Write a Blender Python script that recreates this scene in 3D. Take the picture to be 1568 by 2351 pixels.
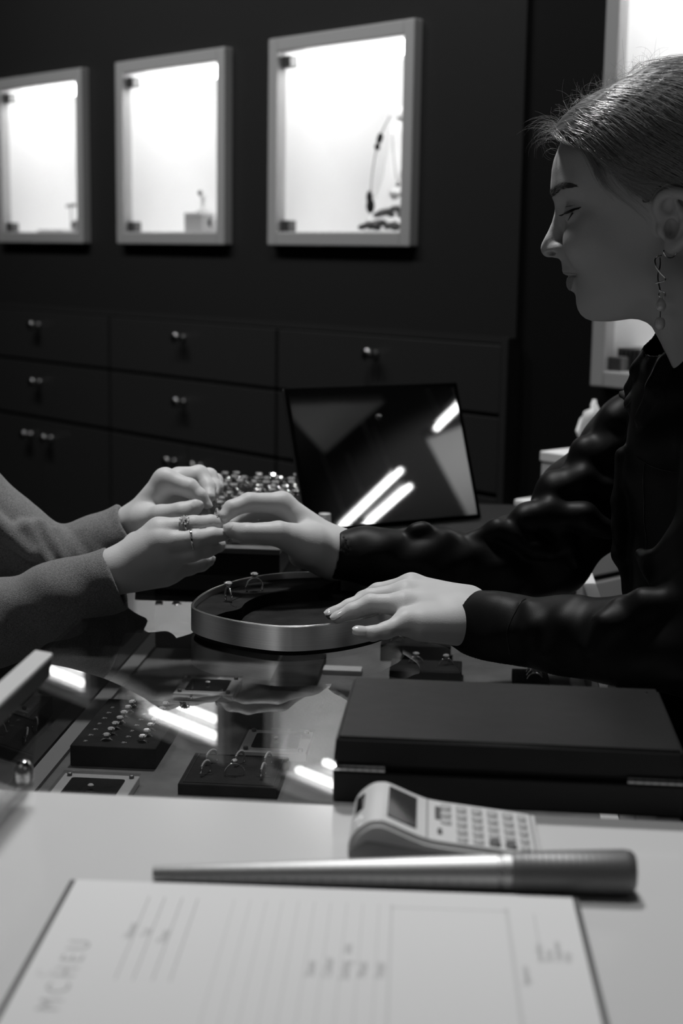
import bpy, bmesh, math, random
import numpy as np
from mathutils import Vector, Matrix, Quaternion

for o in list(bpy.data.objects):
    bpy.data.objects.remove(o, do_unlink=True)
random.seed(7)
SC = bpy.context.scene
COL = SC.collection
PI = math.pi

# ------------------------------------------------------------------ camera
FPX = 3450.0
PITCH = math.atan(594 / FPX)
ROLL = 0.0155
EYE = np.array([0.0, 0.0, 1.32])
_d = np.array([0, math.cos(PITCH), -math.sin(PITCH)])
_r0 = np.array([1.0, 0, 0]); _u0 = np.array([0, math.sin(PITCH), math.cos(PITCH)])
_r = _r0 * math.cos(ROLL) + _u0 * math.sin(ROLL)
_u = _u0 * math.cos(ROLL) - _r0 * math.sin(ROLL)
cam_data = bpy.data.cameras.new('camera')
cam = bpy.data.objects.new('camera', cam_data); COL.objects.link(cam)
cam_data.sensor_fit = 'VERTICAL'; cam_data.sensor_height = 36.0; cam_data.sensor_width = 24.0
cam_data.lens = 36.0 * FPX / 2351
cam_data.clip_start = 0.02
cam_data.dof.use_dof = True
cam_data.dof.focus_distance = 1.42
cam_data.dof.aperture_fstop = 5.6
cam.matrix_world = Matrix([[_r[0], _u[0], -_d[0], EYE[0]], [_r[1], _u[1], -_d[1], EYE[1]],
                           [_r[2], _u[2], -_d[2], EYE[2]], [0, 0, 0, 1]])
SC.camera = cam
vs = SC.view_settings
vs.view_transform = 'Standard'; vs.look = 'None'; vs.gamma = 1.0; vs.use_curve_mapping = False
vs.exposure = 0.0
try:
    SC.cycles.caustics_reflective = False; SC.cycles.caustics_refractive = False
    SC.cycles.max_bounces = 8; SC.cycles.transparent_max_bounces = 24
    SC.cycles.sample_clamp_indirect = 4.0
except Exception:
    pass
wd = bpy.data.worlds.new('room_air'); SC.world = wd; wd.use_nodes = True
wd.node_tree.nodes['Background'].inputs[0].default_value = (0.01, 0.01, 0.01, 1)

def lamp(name, kind, loc, energy, target=None, size=0.2, **kw):
    l = bpy.data.lights.new(name, kind); l.energy = energy
    if kind == 'AREA':
        l.shape = 'DISK'; l.size = size
    elif kind == 'SPOT':
        l.shadow_soft_size = size
    for k, v in kw.items(): setattr(l, k, v)
    o = bpy.data.objects.new(name, l); COL.objects.link(o); o.location = loc
    if target is not None:
        o.rotation_euler = (Vector(target) - Vector(loc)).to_track_quat('-Z', 'Y').to_euler()
    return o

# recessed downlights over the counter, then soft fill added for the room
KEY = 1.0
lamp('down_spot', 'SPOT', (-0.08, 1.84, 2.66), 92 * KEY, (0.0, 1.50, 0.95), 0.09, spot_size=math.radians(72), spot_blend=0.8)
lamp('down_spot', 'SPOT', (0.05, 1.00, 2.66), 33 * KEY, (0.0, 0.80, 0.95), 0.10, spot_size=math.radians(38), spot_blend=0.9)
lamp('down_spot', 'SPOT', (-0.85, 1.95, 2.66), 22 * KEY, (-0.50, 1.58, 1.0), 0.09, spot_size=math.radians(40), spot_blend=0.8)
lamp('down_spot', 'SPOT', (-0.75, 0.75, 2.66), 24 * KEY, (-0.07, 1.34, 0.94), 0.06, spot_size=math.radians(12), spot_blend=0.6)
lamp('room_fill', 'AREA', (-1.2, 0.2, 2.6), 1.0, (-0.8, 1.6, 0.8), 1.2)  # soft fill added to lift the ambient level on the face, no fixture
lamp('room_fill', 'AREA', (0.9, -0.6, 2.6), 0.85, (0.4, 1.5, 1.0), 1.2)
# unseen spots added to brighten the showcase wall and its frames
for (wx, wy) in ((-1.55, 3.25), (-1.13, 2.80), (-0.72, 2.35), (-0.15, 2.0)):
    lamp('added_wall_spot', 'SPOT', (wx, wy, 2.70), 21, (wx + 0.62, wy + 0.57, 1.35), 0.08, spot_size=math.radians(95), spot_blend=0.9)

# ------------------------------------------------------------------ materials
def mat(name, v, rough=0.5, metal=0.0, spec=0.5, bump=None, noise=None, emit=0.0, sss=0.0, coat=0.0, aniso=None, sheen=0.0):
    m = bpy.data.materials.new(name); m.use_nodes = True
    nt = m.node_tree; b = nt.nodes['Principled BSDF']
    b.inputs['Base Color'].default_value = (v, v, v, 1)
    b.inputs['Roughness'].default_value = rough; b.inputs['Metallic'].default_value = metal
    b.inputs['Specular IOR Level'].default_value = spec
    if coat: b.inputs['Coat Weight'].default_value = coat; b.inputs['Coat Roughness'].default_value = 0.08
    if sheen: b.inputs['Sheen Weight'].default_value = sheen; b.inputs['Sheen Roughness'].default_value = 0.5
    if sss:
        b.inputs['Subsurface Weight'].default_value = sss
        b.inputs['Subsurface Radius'].default_value = (1, 1, 1); b.inputs['Subsurface Scale'].default_value = 0.003
    if emit:
        b.inputs['Emission Color'].default_value = (1, 1, 1, 1); b.inputs['Emission Strength'].default_value = emit
    tc = nt.nodes.new('ShaderNodeTexCoord')
    def tex(scale, stretch=(1, 1, 1), detail=4):
        mp = nt.nodes.new('ShaderNodeMapping'); mp.inputs['Scale'].default_value = [scale * s for s in stretch]
        nt.links.new(tc.outputs['Object'], mp.inputs['Vector'])
        n = nt.nodes.new('ShaderNodeTexNoise'); n.inputs['Scale'].default_value = 1.0; n.inputs['Detail'].default_value = detail
        nt.links.new(mp.outputs[0], n.inputs['Vector']); return n
    if noise:           # (scale, amount, stretch)
        sc, am, st = noise
        n = tex(sc, st)
        mr = nt.nodes.new('ShaderNodeMapRange'); mr.inputs['From Min'].default_value = 0.3; mr.inputs['From Max'].default_value = 0.7
        mr.inputs['To Min'].default_value = v * (1 - am); mr.inputs['To Max'].default_value = v * (1 + am)
        nt.links.new(n.outputs['Fac'], mr.inputs['Value'])
        cb = nt.nodes.new('ShaderNodeCombineColor')
        for i in range(3): nt.links.new(mr.outputs[0], cb.inputs[i])
        nt.links.new(cb.outputs[0], b.inputs['Base Color'])
    if bump:            # (scale, distance, stretch)
        sc, di, st = bump
        n = tex(sc, st)
        bp = nt.nodes.new('ShaderNodeBump'); bp.inputs['Distance'].default_value = di; bp.inputs['Strength'].default_value = 1.0
        nt.links.new(n.outputs['Fac'], bp.inputs['Height']); nt.links.new(bp.outputs[0], b.inputs['Normal'])
    return m

def glass_mat(name, ior=1.5, tint=1.0, rough=0.0):
    m = bpy.data.materials.new(name); m.use_nodes = True; nt = m.node_tree; nt.nodes.clear()
    out = nt.nodes.new('ShaderNodeOutputMaterial'); mx = nt.nodes.new('ShaderNodeMixShader')
    t = nt.nodes.new('ShaderNodeBsdfTransparent'); t.inputs[0].default_value = (tint, tint, tint, 1)
    g = nt.nodes.new('ShaderNodeBsdfGlossy'); g.inputs['Roughness'].default_value = rough
    f = nt.nodes.new('ShaderNodeFresnel'); f.inputs['IOR'].default_value = ior
    geo = nt.nodes.new('ShaderNodeNewGeometry')
    # the pane is a thin slab: both faces reflect like a surface met from the air side
    mm = nt.nodes.new('ShaderNodeMath'); mm.operation = 'SUBTRACT'; mm.inputs[0].default_value = 1.0
    nt.links.new(geo.outputs['Backfacing'], mm.inputs[1])
    m2 = nt.nodes.new('ShaderNodeMath'); m2.operation = 'MULTIPLY'
    nt.links.new(f.outputs[0], m2.inputs[0]); nt.links.new(mm.outputs[0], m2.inputs[1])
    nt.links.new(m2.outputs[0], mx.inputs[0]); nt.links.new(t.outputs[0], mx.inputs[1]); nt.links.new(g.outputs[0], mx.inputs[2])
    nt.links.new(mx.outputs[0], out.inputs[0])
    return m

def brushed():
    m = mat('brushed_steel', 0.85, 0.40, metal=1.0, noise=(30, .10, (.4, .4, 60)), bump=(22, 0.00003, (0.6, 0.6, 60)))
    nt = m.node_tree; b = nt.nodes['Principled BSDF']
    b.inputs['Anisotropic'].default_value = 0.92; b.inputs['Anisotropic Rotation'].default_value = 0.25
    tn = nt.nodes.new('ShaderNodeTangent'); tn.direction_type = 'RADIAL'; tn.axis = 'Z'
    nt.links.new(tn.outputs[0], b.inputs['Tangent'])
    return m
M = dict(
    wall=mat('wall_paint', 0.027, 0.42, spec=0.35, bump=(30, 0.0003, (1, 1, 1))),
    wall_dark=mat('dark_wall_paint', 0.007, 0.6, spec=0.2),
    cab=mat('cabinet_lacquer', 0.035, 0.40, spec=0.35),
    frame=mat('showcase_frame', 0.48, 0.4),
    niche=mat('showcase_white', 0.90, 0.7, noise=(6, 0.02, (1, 1, 1))),
    panel=mat('added_glow_panel', 0.8, 0.6, emit=0.95),
    led=mat('led_tube', 1, 0.5, emit=12.5),
    tube=mat('ceiling_tube', 1, 0.5, emit=5.0),
    clamp=mat('glass_clamp', 0.12, 0.4, metal=0.6),
    ceiling=mat('ceiling_paint', 0.05, 0.8), ceilpanel=mat('ceiling_panel', 0.7, 0.7),
    floor=mat('floor_tile', 0.02, 0.4, noise=(3, 0.2, (1, 1, 1))),
    steel=mat('polished_steel', 0.75, 0.15, metal=1.0),
    knob=mat('knob_metal', 0.42, 0.26, metal=1.0),
    brushed=brushed(),
    silver=mat('silver', 0.85, 0.12, metal=1.0),
    gem=mat('gemstone', 0.95, 0.06, metal=0.55, spec=1.0),
    white=mat('white_laminate', 0.64, 0.16, spec=0.5, coat=0.3),
    whitetrim=mat('white_trim', 0.70, 0.35),
    mandrelgrey=mat('case_side', 0.20, 0.5),
    railgrey=mat('rail_grey', 0.07, 0.5),
    rimdark=mat('tray_rim', 0.03, 0.4),
    bandgrey=mat('floor_band_grey', 0.16, 0.7),
    suede=mat('grey_suede', 0.13, 0.95, spec=0.1, noise=(22, 0.25, (1, 1, 1)), bump=(260, 0.0004, (1, 1, 1))),
    suededark=mat('charcoal_suede', 0.018, 0.95, spec=0.08, noise=(40, 0.3, (1, 1, 1)), bump=(300, 0.0005, (1, 1, 1))),
    black=mat('black_lacquer', 0.007, 0.5, spec=0.25),
    blackmat=mat('black_matte', 0.007, 0.8, spec=0.2),
    leather=mat('dark_wood_lid', 0.008, 0.48, spec=0.2, noise=(14, 0.35, (1, 1, 1)), bump=(45, 0.0003, (1, 1, 1))),
    glass=glass_mat('counter_glass', 1.88, 0.97), pane=glass_mat('showcase_glass', 1.35, 0.99),
    acrylic=glass_mat('clear_acrylic', 1.5, 0.93),
    mirror=mat('mirror_glass', 0.75, 0.02, metal=1.0), mirrorframe=mat('mirror_edge', 0.05, 0.15, spec=0.8),
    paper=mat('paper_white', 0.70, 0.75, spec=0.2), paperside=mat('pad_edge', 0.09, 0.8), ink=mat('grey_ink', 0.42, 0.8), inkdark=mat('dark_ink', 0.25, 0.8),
    inklight=mat('pale_ink', 0.58, 0.8),
    calc=mat('calculator_plastic', 0.62, 0.38), calcside=mat('calculator_grey_side', 0.30, 0.45), key=mat('key_pale', 0.44, 0.45), keydark=mat('key_dark', 0.10, 0.4), lcd=mat('lcd', 0.04, 0.12), solar=mat('solar_cell', 0.012, 0.1),
    mandrel=mat('mandrel_steel', 0.44, 0.50, metal=1.0, bump=(400, 0.0001, (1, 1, 1))),
    handle=mat('knurled_grip', 0.15, 0.45, metal=0.4),
    pot=mat('pot_white', 0.75, 0.6), plaster=mat('display_bust', 0.80, 0.8), rock=mat('dark_rosette', 0.03, 0.5),
    pearl=mat('pearl', 0.62, 0.22, spec=0.8, coat=0.4),
    tagw=mat('tag_print', 0.45, 0.7),
    skin=mat('skin', 0.53, 0.50, spec=0.32, bump=(700, 0.00016, (1, 1, 1)), sss=0.12),
    brow=mat('brow_hair', 0.05, 0.7), lip=mat('lip_skin', 0.38, 0.38), lash_and_shadow=mat('lash_and_shadow', 0.006, 0.6),
    nail=mat('nail_polish', 0.58, 0.12, spec=0.6, coat=0.5), nailtip=mat('nail_tip', 0.85, 0.2),
    hair=mat('hair_blond', 0.38, 0.26, spec=1.0), haircap=mat('hair_mass', 0.075, 0.5, spec=0.4),
    blouse=mat('black_satin', 0.004, 0.50, spec=0.15, bump=(1400, 0.00008, (1, 1, 1))),
    button=mat('button', 0.02, 0.2),
    wool=mat('grey_wool', 0.17, 0.95, spec=0.1, noise=(900, 0.5, (1, 1, 1)), bump=(1100, 0.0009, (1, 1, 1)), sheen=0.25),
)

# ------------------------------------------------------------------ builders
def obj(name, me, m, parent=None, smooth=False, kind=None):
    if isinstance(me, bmesh.types.BMesh):
        bm = me; me = bpy.data.meshes.new(name); bmesh.ops.recalc_face_normals(bm, faces=bm.faces)
        bm.to_mesh(me); bm.free()
    if m is not None: me.materials.append(M[m] if isinstance(m, str) else m)
    if smooth:
        for p in me.polygons: p.use_smooth = True
        if smooth == 'auto':
            me.set_sharp_from_angle(angle=math.radians(38))
    o = bpy.data.objects.new(name, me); COL.objects.link(o)
    if parent: o.parent = parent
    if kind: o['kind'] = kind
    return o

def thing(name, label, cat, loc=(0, 0, 0), rotz=0.0, group=None):
    o = bpy.data.objects.new(name, None); COL.objects.link(o); o.empty_display_size = 0.02
    o.location = loc; o.rotation_euler = (0, 0, rotz)
    return tag(o, label, cat, group)

def tag(o, label, cat, group=None):
    o['label'] = label; o['category'] = cat
    if group: o['group'] = group
    return o

def dup(root, loc=None, rotz=None, label=None, group=None, scale=None):
    r = root.copy(); COL.objects.link(r)
    if loc is not None: r.location = loc
    if rotz is not None: r.rotation_euler = (r.rotation_euler[0], r.rotation_euler[1], rotz)
    if scale is not None: r.scale = (scale,) * 3
    if label: r['label'] = label
    if group: r['group'] = group
    for ch in list(root.children):
        c = ch.copy(); COL.objects.link(c); c.parent = r
        for g in list(ch.children):
            d = g.copy(); COL.objects.link(d); d.parent = c
    return r

def B(): return bmesh.new()

def box(bm, x0, x1, y0, y1, z0, z1, bev=0.0, seg=2, Mx=None):
    r = bmesh.ops.create_cube(bm, size=1.0)
    vv = r['verts']
    for v in vv:
        v.co = Vector(((x0 + x1) / 2 + v.co.x * (x1 - x0), (y0 + y1) / 2 + v.co.y * (y1 - y0), (z0 + z1) / 2 + v.co.z * (z1 - z0)))
    if bev > 0:
        ed = list({e for v in vv for e in v.link_edges})
        rr = bmesh.ops.bevel(bm, geom=ed, offset=bev, segments=seg, affect='EDGES', profile=0.5)
        vv = list({v for v in rr['verts']} | {v for v in vv if v.is_valid})
    if Mx is not None:
        for v in vv: v.co = Mx @ v.co
    return bm

def tube(bm, pts, r, n=8, closed=False, cap=True):
    """a round bar swept along pts; r a number or one per point"""
    pts = [Vector(p) for p in pts]; k = len(pts)
    rs = r if isinstance(r, (list, tuple)) else [r] * k
    rings = []; up = None
    for i, p in enumerate(pts):
        if closed: t = pts[(i + 1) % k] - pts[i - 1]
        else: t = pts[min(i + 1, k - 1)] - pts[max(i - 1, 0)]
        t.normalize()
        if up is None:
            up = t.orthogonal().normalized()
        up = (up - t * up.dot(t)).normalized(); w = t.cross(up)
        rings.append([bm.verts.new(p + (up * math.cos(2 * PI * j / n) + w * math.sin(2 * PI * j / n)) * rs[i]) for j in range(n)])
    for i in range(k if closed else k - 1):
        a, b = rings[i], rings[(i + 1) % k]
        off = 0
        if closed and i == k - 1:
            off = min(range(n), key=lambda s: (a[0].co - b[s].co).length)
        for j in range(n):
            bm.faces.new((a[j], a[(j + 1) % n], b[(j + 1 + off) % n], b[(j + off) % n]))
    if cap and not closed:
        bm.faces.new(rings[0][::-1]); bm.faces.new(rings[-1])
    return bm

def lathe(bm, prof, n=24, Mx=None):
    """prof: (r, z) pairs from bottom to top"""
    rings = []
    for r, z in prof:
        if r < 1e-6: rings.append([bm.verts.new((0, 0, z))])
        else: rings.append([bm.verts.new((r * math.cos(2 * PI * j / n), r * math.sin(2 * PI * j / n), z)) for j in range(n)])
    new = [v for rg in rings for v in rg]
    for a, b in zip(rings, rings[1:]):
        if len(a) == 1 and len(b) == 1: continue
        for j in range(n):
            k = (j + 1) % n
            if len(a) == 1: bm.faces.new((a[0], b[k], b[j]))
            elif len(b) == 1: bm.faces.new((a[j], a[k], b[0]))
            else: bm.faces.new((a[j], a[k], b[k], b[j]))
    if len(rings[0]) > 1: bm.faces.new(rings[0][::-1])
    if len(rings[-1]) > 1: bm.faces.new(rings[-1])
    if Mx is not None:
        for v in new: v.co = Mx @ v.co
    return bm

def prism(bm, poly, z0, z1, Mx=None):
    a = [bm.verts.new((x, y, z0)) for x, y in poly]; b = [bm.verts.new((x, y, z1)) for x, y in poly]
    n = len(poly)
    bm.faces.new(a[::-1]); bm.faces.new(b)
    for i in range(n): bm.faces.new((a[i], a[(i + 1) % n], b[(i + 1) % n], b[i]))
    if Mx is not None:
        for v in a + b: v.co = Mx @ v.co
    return bm

def ringwall(bm, outer, inner, z0, z1):
    """a hollow wall between two closed outlines with the same point count"""
    n = len(outer)
    V = [[bm.verts.new((x, y, z)) for x, y in P] for P, z in ((outer, z0), (outer, z1), (inner, z1), (inner, z0))]
    for i in range(n):
        j = (i + 1) % n
        for q in range(4):
            a, b = V[q], V[(q + 1) % 4]
            bm.faces.new((a[i], a[j], b[j], b[i]))
    return bm

def frame_bars(bm, x0, x1, z0, z1, w, y0, y1, bev=0.003):
    box(bm, x0, x0 + w, y0, y1, z0, z1, bev); box(bm, x1 - w, x1, y0, y1, z0, z1, bev)
    box(bm, x0 + w, x1 - w, y0, y1, z0, z0 + w, bev); box(bm, x0 + w, x1 - w, y0, y1, z1 - w, z1, bev)
    return bm

def catmull(pts, per=8, closed=True):
    P = [np.array(p, float) for p in pts]; n = len(P); out = []
    rng = range(n if closed else n - 1)
    for i in rng:
        if closed: a, b, c, d = P[i - 1], P[i], P[(i + 1) % n], P[(i + 2) % n]
        else: a, b, c, d = P[max(i - 1, 0)], P[i], P[i + 1], P[min(i + 2, n - 1)]
        for k in range(per):
            t = k / per
            out.append(tuple(0.5 * ((2 * b) + (c - a) * t + (2 * a - 5 * b + 4 * c - d) * t * t + (3 * b - a - 3 * c + d) * t ** 3)))
    if not closed: out.append(tuple(P[-1]))
    return out

def sphere(bm, c, r, seg=16, ring=10, sc=(1, 1, 1)):
    rr = bmesh.ops.create_uvsphere(bm, u_segments=seg, v_segments=ring, radius=1.0)
    for v in rr['verts']: v.co = Vector((c[0] + v.co.x * r * sc[0], c[1] + v.co.y * r * sc[1], c[2] + v.co.z * r * sc[2]))
    return bm

def text_mesh(s, size, Mx, align='LEFT'):
    cu = bpy.data.curves.new('lettering', 'FONT'); cu.body = s; cu.size = size; cu.align_x = align
    t = bpy.data.objects.new('lettering', cu); COL.objects.link(t)
    dg = bpy.context.evaluated_depsgraph_get(); me = bpy.data.meshes.new_from_object(t.evaluated_get(dg))
    bpy.data.objects.remove(t, do_unlink=True)
    me.transform(Mx); return me

def struct(name, bm, m, **k):
    return obj(name, bm, m, kind='structure', **k)
# ================================================================== the room
# the showcase wall runs at 47.6 degrees to the view; s grows to the right along it, t out of it towards the room
WS = Vector((0.674, -0.7386, 0)).normalized(); WN = Vector((-WS.y * -1, -WS.x, 0))
WN = Vector((WS.y, -WS.x, 0))
W0 = Vector((-0.122, 3.20, 0.0))
WROT = math.atan2(WS.y, WS.x)          # local x = s, local y = away from the room (into the wall)
def wl(s, t, z): return W0 + WS * s + WN * t + Vector((0, 0, z))
WM = Matrix.Translation(W0) @ Matrix.Rotation(WROT, 4, 'Z')     # local (s, depth into wall, z)

def wallobj(name, bm, m, **k):
    o = obj(name, bm, m, **k); o.matrix_world = WM; return o

# showcases: (s0, s1, z0, z1) of the frame outline
NICHES = [(-1.1644, -0.7496, 1.3339, 1.7506), (-0.6036, -0.1888, 1.3339, 1.7506), (-0.0409, 0.3841, 1.3339, 1.7525), (0.8296, 1.3206, 1.1024, 1.9059)]
FW = 0.028
# the wall, one mesh with the four showcase openings left out
xs = sorted({-3.2, 3.2} | {v for n in NICHES for v in (n[0] + 0.01, n[1] - 0.01)})
xs = [x for x in xs if x <= 0.64] + [0.64]
def wall_with_holes(bm, x0, x1, z0, z1, holes, y0, y1):
    xx = sorted({x0, x1} | {v for h in holes for v in (h[0] + .012, h[1] - .012)})
    zz = sorted({z0, z1} | {v for h in holes for v in (h[2] + .012, h[3] - .012)})
    for a, b in zip(xx, xx[1:]):
        for c, d in zip(zz, zz[1:]):
            cx, cz = (a + b) / 2, (c + d) / 2
            if any(h[0] < cx < h[1] and h[2] < cz < h[3] for h in holes): continue
            box(bm, a, b, y0, y1, c, d)
    return bm
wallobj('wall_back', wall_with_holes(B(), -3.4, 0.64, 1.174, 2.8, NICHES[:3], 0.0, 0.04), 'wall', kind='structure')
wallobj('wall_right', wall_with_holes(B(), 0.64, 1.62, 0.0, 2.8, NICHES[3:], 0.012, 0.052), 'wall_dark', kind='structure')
struct('floor', box(B(), -4.5, 5.2, -2.6, 7.0, -0.05, 0.0), 'floor')
struct('ceiling', box(B(), -4.5, 5.2, -2.6, 7.0, 2.8, 2.85), 'ceiling')
struct('wall_rear', box(B(), -4.5, 5.2, 6.95, 7.0, 0, 2.8), 'wall')
struct('wall_left', box(B(), -4.5, -4.45, -2.6, 7.0, 0, 2.8), 'wall')
struct('wall_front', box(B(), -4.5, 5.2, -2.6, -2.55, 0, 2.8), 'wall')
struct('wall_side', box(B(), 5.15, 5.2, -2.6, 7.0, 0, 2.8), 'wall')
wallobj('trim_1', box(B(), -3.4, 0.64, -0.004, 0.04, 1.1628, 1.174), 'cab', kind='structure')

def showcase(n, label, depth=0.30, clampsize=0.034):
    s0, s1, z0, z1 = n
    t = thing('wall_showcase', label, 'showcase'); t.matrix_world = WM @ Matrix.Translation(((s0 + s1) / 2, 0, z0))
    h = z1 - z0; w = (s1 - s0) / 2
    obj('frame', frame_bars(B(), -w, w, 0, h, FW, -0.022, 0.006), 'frame', t)
    b = B()
    i = w - 0.014
    box(b, -i, i, depth, depth + .01, .014, h - .014); box(b, -i - .01, -i, .006, depth + .01, .004, h - .004)
    box(b, i, i + .01, .006, depth + .01, .004, h - .004); box(b, -i, i, .006, depth, .004, FW - .001); obj('interior', b, 'niche', t)
    b = B(); box(b, -i, i, .006, depth, h - .014, h - .004); obj('ceiling_added_glow', b, 'panel', t)  # niche ceiling made to glow, added to brighten its reflection in the counter
    for y in ((0.03, 0.11) if h < .6 else (0.02, 0.10, 0.18)):
        bm = B(); box(bm, -i + .035, i - .004, y, y + .014, h - .038, h - .026, .003)
        obj('light_strip', bm, 'led', t)
    for (cx, cz) in ((-w + FW + .013, FW + .011), (-w + FW + .013, h - FW - .02)):
        bm = B(); box(bm, cx - .014, cx + .014, -0.010, .012, cz - .011, cz + .013, .002); obj('glass_clamp', bm, 'clamp', t)
    bm = B(); box(bm, -w + FW - .004, w - FW + .004, -0.004, 0.0, FW - .004, h - FW + .004); obj('glass_pane', bm, 'pane', t)
    return t
SH = [showcase(NICHES[0], 'lit white framed wall showcase at far left of the dark wall'),
      showcase(NICHES[1], 'lit white framed wall showcase holding a small white box on its floor'),
      showcase(NICHES[2], 'lit white framed wall showcase with a necklace bust and dark rosettes inside'),
      showcase(NICHES[3], 'tall lit wall showcase behind the woman\'s head')]
for sh, en in zip(SH, (5.0, 5.0, 5.5, 10)):
    pass

def wth(name, label, cat, s, depth, z, group=None):
    t = thing(name, label, cat, group=group); t.matrix_world = WM @ Matrix.Translation((s, depth, z)); return t
# --- what the showcases hold
t = wth('necklace_bust', 'white necklace display bust inside the third showcase', 'display bust', 0.150, 0.17, 1.3610)
b = B()
rows = []
for k in range(13):
    u = k / 12; z = u * 0.235
    wd_ = 0.085 - 0.035 * u - 0.02 * math.sin(u * PI) if u < .9 else 0.04
    dp = 0.05 - 0.025 * u
    rows.append([b.verts.new((wd_ * math.cos(a), dp * math.sin(a) + 0.04 * u, z)) for a in np.linspace(0, 2 * PI, 20, endpoint=False)])
for a, c in zip(rows, rows[1:]):
    for j in range(20): b.faces.new((a[j], a[(j + 1) % 20], c[(j + 1) % 20], c[j]))
b.faces.new(rows[0][::-1]); b.faces.new(rows[-1])
obj('bust', b, 'plaster', t, smooth=True)
b = B(); lathe(b, [(.03, .235), (.034, .245), (.03, .26), (0, .262)], 20, Matrix.Translation((0, .04, 0))); obj('neck_cap', b, 'plaster', t, smooth=True)
t = wth('pendant_necklace', 'dark beaded pendant necklace on the white bust', 'necklace', 0.1581, 0.09, 1.3610)
b = B(); pts = [(0.055 - .12 * u + .05 * u * u, .012 * u, .235 - .17 * u + 0.02 * math.sin(u * 3)) for u in np.linspace(0, 1, 24)]
tube(b, pts, .0018, 6)
obj('chain', b, 'steel', t, smooth=True)
for u in (.36, .43, .50):
    b = B(); sphere(b, pts[int(u * 23)], .006, 10, 8, (1, 1, 1.3)); obj('bead', b, 'blackmat', t, smooth=True)
b = B(); sphere(b, (pts[-1][0], pts[-1][1], pts[-1][2] - .012), .009, 10, 8, (1, 1, 1.7)); sphere(b, (pts[-1][0] - .003, pts[-1][1], pts[-1][2] + .006), .007, 8, 6, (1, 1, 2))
obj('pendant', b, 'blackmat', t, smooth=True)
t = wth('fine_chain', 'fine chain hanging in the right of the third showcase', 'necklace', 0.205, 0.12, 1.445)
b = B(); tube(b, [(-.022 + .044 * (i / 16), 0, .13 - .11 * math.sin(i / 16 * PI)) for i in range(17)], .0012, 6)
obj('chain', b, 'steel', t, smooth=True)
b = B(); sphere(b, (0, 0, .015), .005, 8, 6); obj('drop', b, 'clamp', t, smooth=True)
rs = [(.275, .03, .014), (.308, .03, .018), (.345, .035, .014), (.290, .06, .040), (.328, .06, .046), (.362, .055, .036)]
proto = None
for i, (s, dd, z) in enumerate(rs):
    if proto is None:
        proto = wth('rosette', 'dark rosette in the right floor corner of the third showcase', 'ornament', s * .93 - .04, dd, 1.3610 + z, 'dark rosettes in the third showcase')
        b = B()
        for k in range(9):
            a = k * 2.4; r = .005 + .0020 * k
            sphere(b, (r * math.cos(a), r * .6 * math.sin(a), .003 - .0009 * k), .009, 8, 6, (1, 1, .6))
        obj('petals', b, 'rock', proto, smooth=True)
        b = B(); sphere(b, (0, -.004, .008), .004, 8, 6); obj('bead', b, 'pearl', proto, smooth=True)
    else:
        d = dup(proto); d.matrix_world = WM @ Matrix.Translation((s * .93 - .04, dd, 1.3610 + z)) @ Matrix.Rotation(i, 4, 'Z')
for i, (s, z) in enumerate(((.315, .066), (.345, .066), (.368, .05))):
    b = B(); lathe(b, [(.004, 0), (.011, .006), (.013, .014), (.008, .02), (0, .021)], 14)
    o = obj('white_bloom', b, 'plaster', smooth=True); o.matrix_world = WM @ Matrix.Translation((s * .93 - .05, .075, 1.3610 + z))
    tag(o, 'small white bloom standing among the dark rosettes', 'ornament', 'white blooms over the rosettes')
t = wth('gift_box', 'small pale box on the floor of the second showcase', 'box', -0.372, .06, 1.3610)
b = B(); box(b, -.032, .032, -.03, .03, 0, .040, .002); obj('box_body', b, 'frame', t)
b = B(); box(b, -.033, .033, -.031, .031, .040, .046, .001); obj('lid', b, 'niche', t)
t = wth('ring_stand', 'small stand with a jewel on the pale box in the second showcase', 'stand', -0.372, .06, 1.4075)
b = B(); lathe(b, [(.016, 0), (.016, .004), (.005, .007), (.004, .03), (.009, .036), (0, .04)], 16); obj('stand_body', b, 'plaster', t, smooth=True)
b = B(); sphere(b, (-.006, -.004, .044), .006, 8, 6); obj('jewel', b, 'clamp', t, smooth=True)
t = wth('cushion_stand', 'round white cushion leaning in the right of the second showcase', 'stand', -0.315, .14, 1.3610)
b = B(); lathe(b, [(.03, 0), (.03, .01), (.02, .02), (.045, .09), (.05, .13), (.035, .165), (0, .175)], 24); obj('cushion', b, 'plaster', t, smooth=True)
t = wth('watch', 'dark watch on a small roll in the second showcase', 'watch', -0.285, .045, 1.3610)
b = B(); lathe(b, [(.02, -.012), (.022, 0), (.02, .012)], 20, Matrix.Translation((0, 0, .022)) @ Matrix.Rotation(PI / 2, 4, 'Y')); obj('roll', b, 'plaster', t, smooth=True)
b = B(); lathe(b, [(.0105, 0), (.0105, .005), (0, .006)], 18, Matrix.Translation((-.014, -.012, .022)) @ Matrix.Rotation(-PI / 2.4, 4, 'Y')); obj('dial', b, 'blackmat', t, smooth=True)
t = wth('ring_tree', 'thin stand with a jewel bar in the first showcase', 'stand', -0.995, .1, 1.3610)
b = B(); lathe(b, [(.02, 0), (.02, .003), (.003, .006), (.0025, .07), (0, .072)], 14); obj('stem', b, 'frame', t, smooth=True)
b = B(); tube(b, [(-.02, 0, .07), (.02, 0, .072)], .004, 8); obj('bar', b, 'clamp', t, smooth=True)
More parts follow.
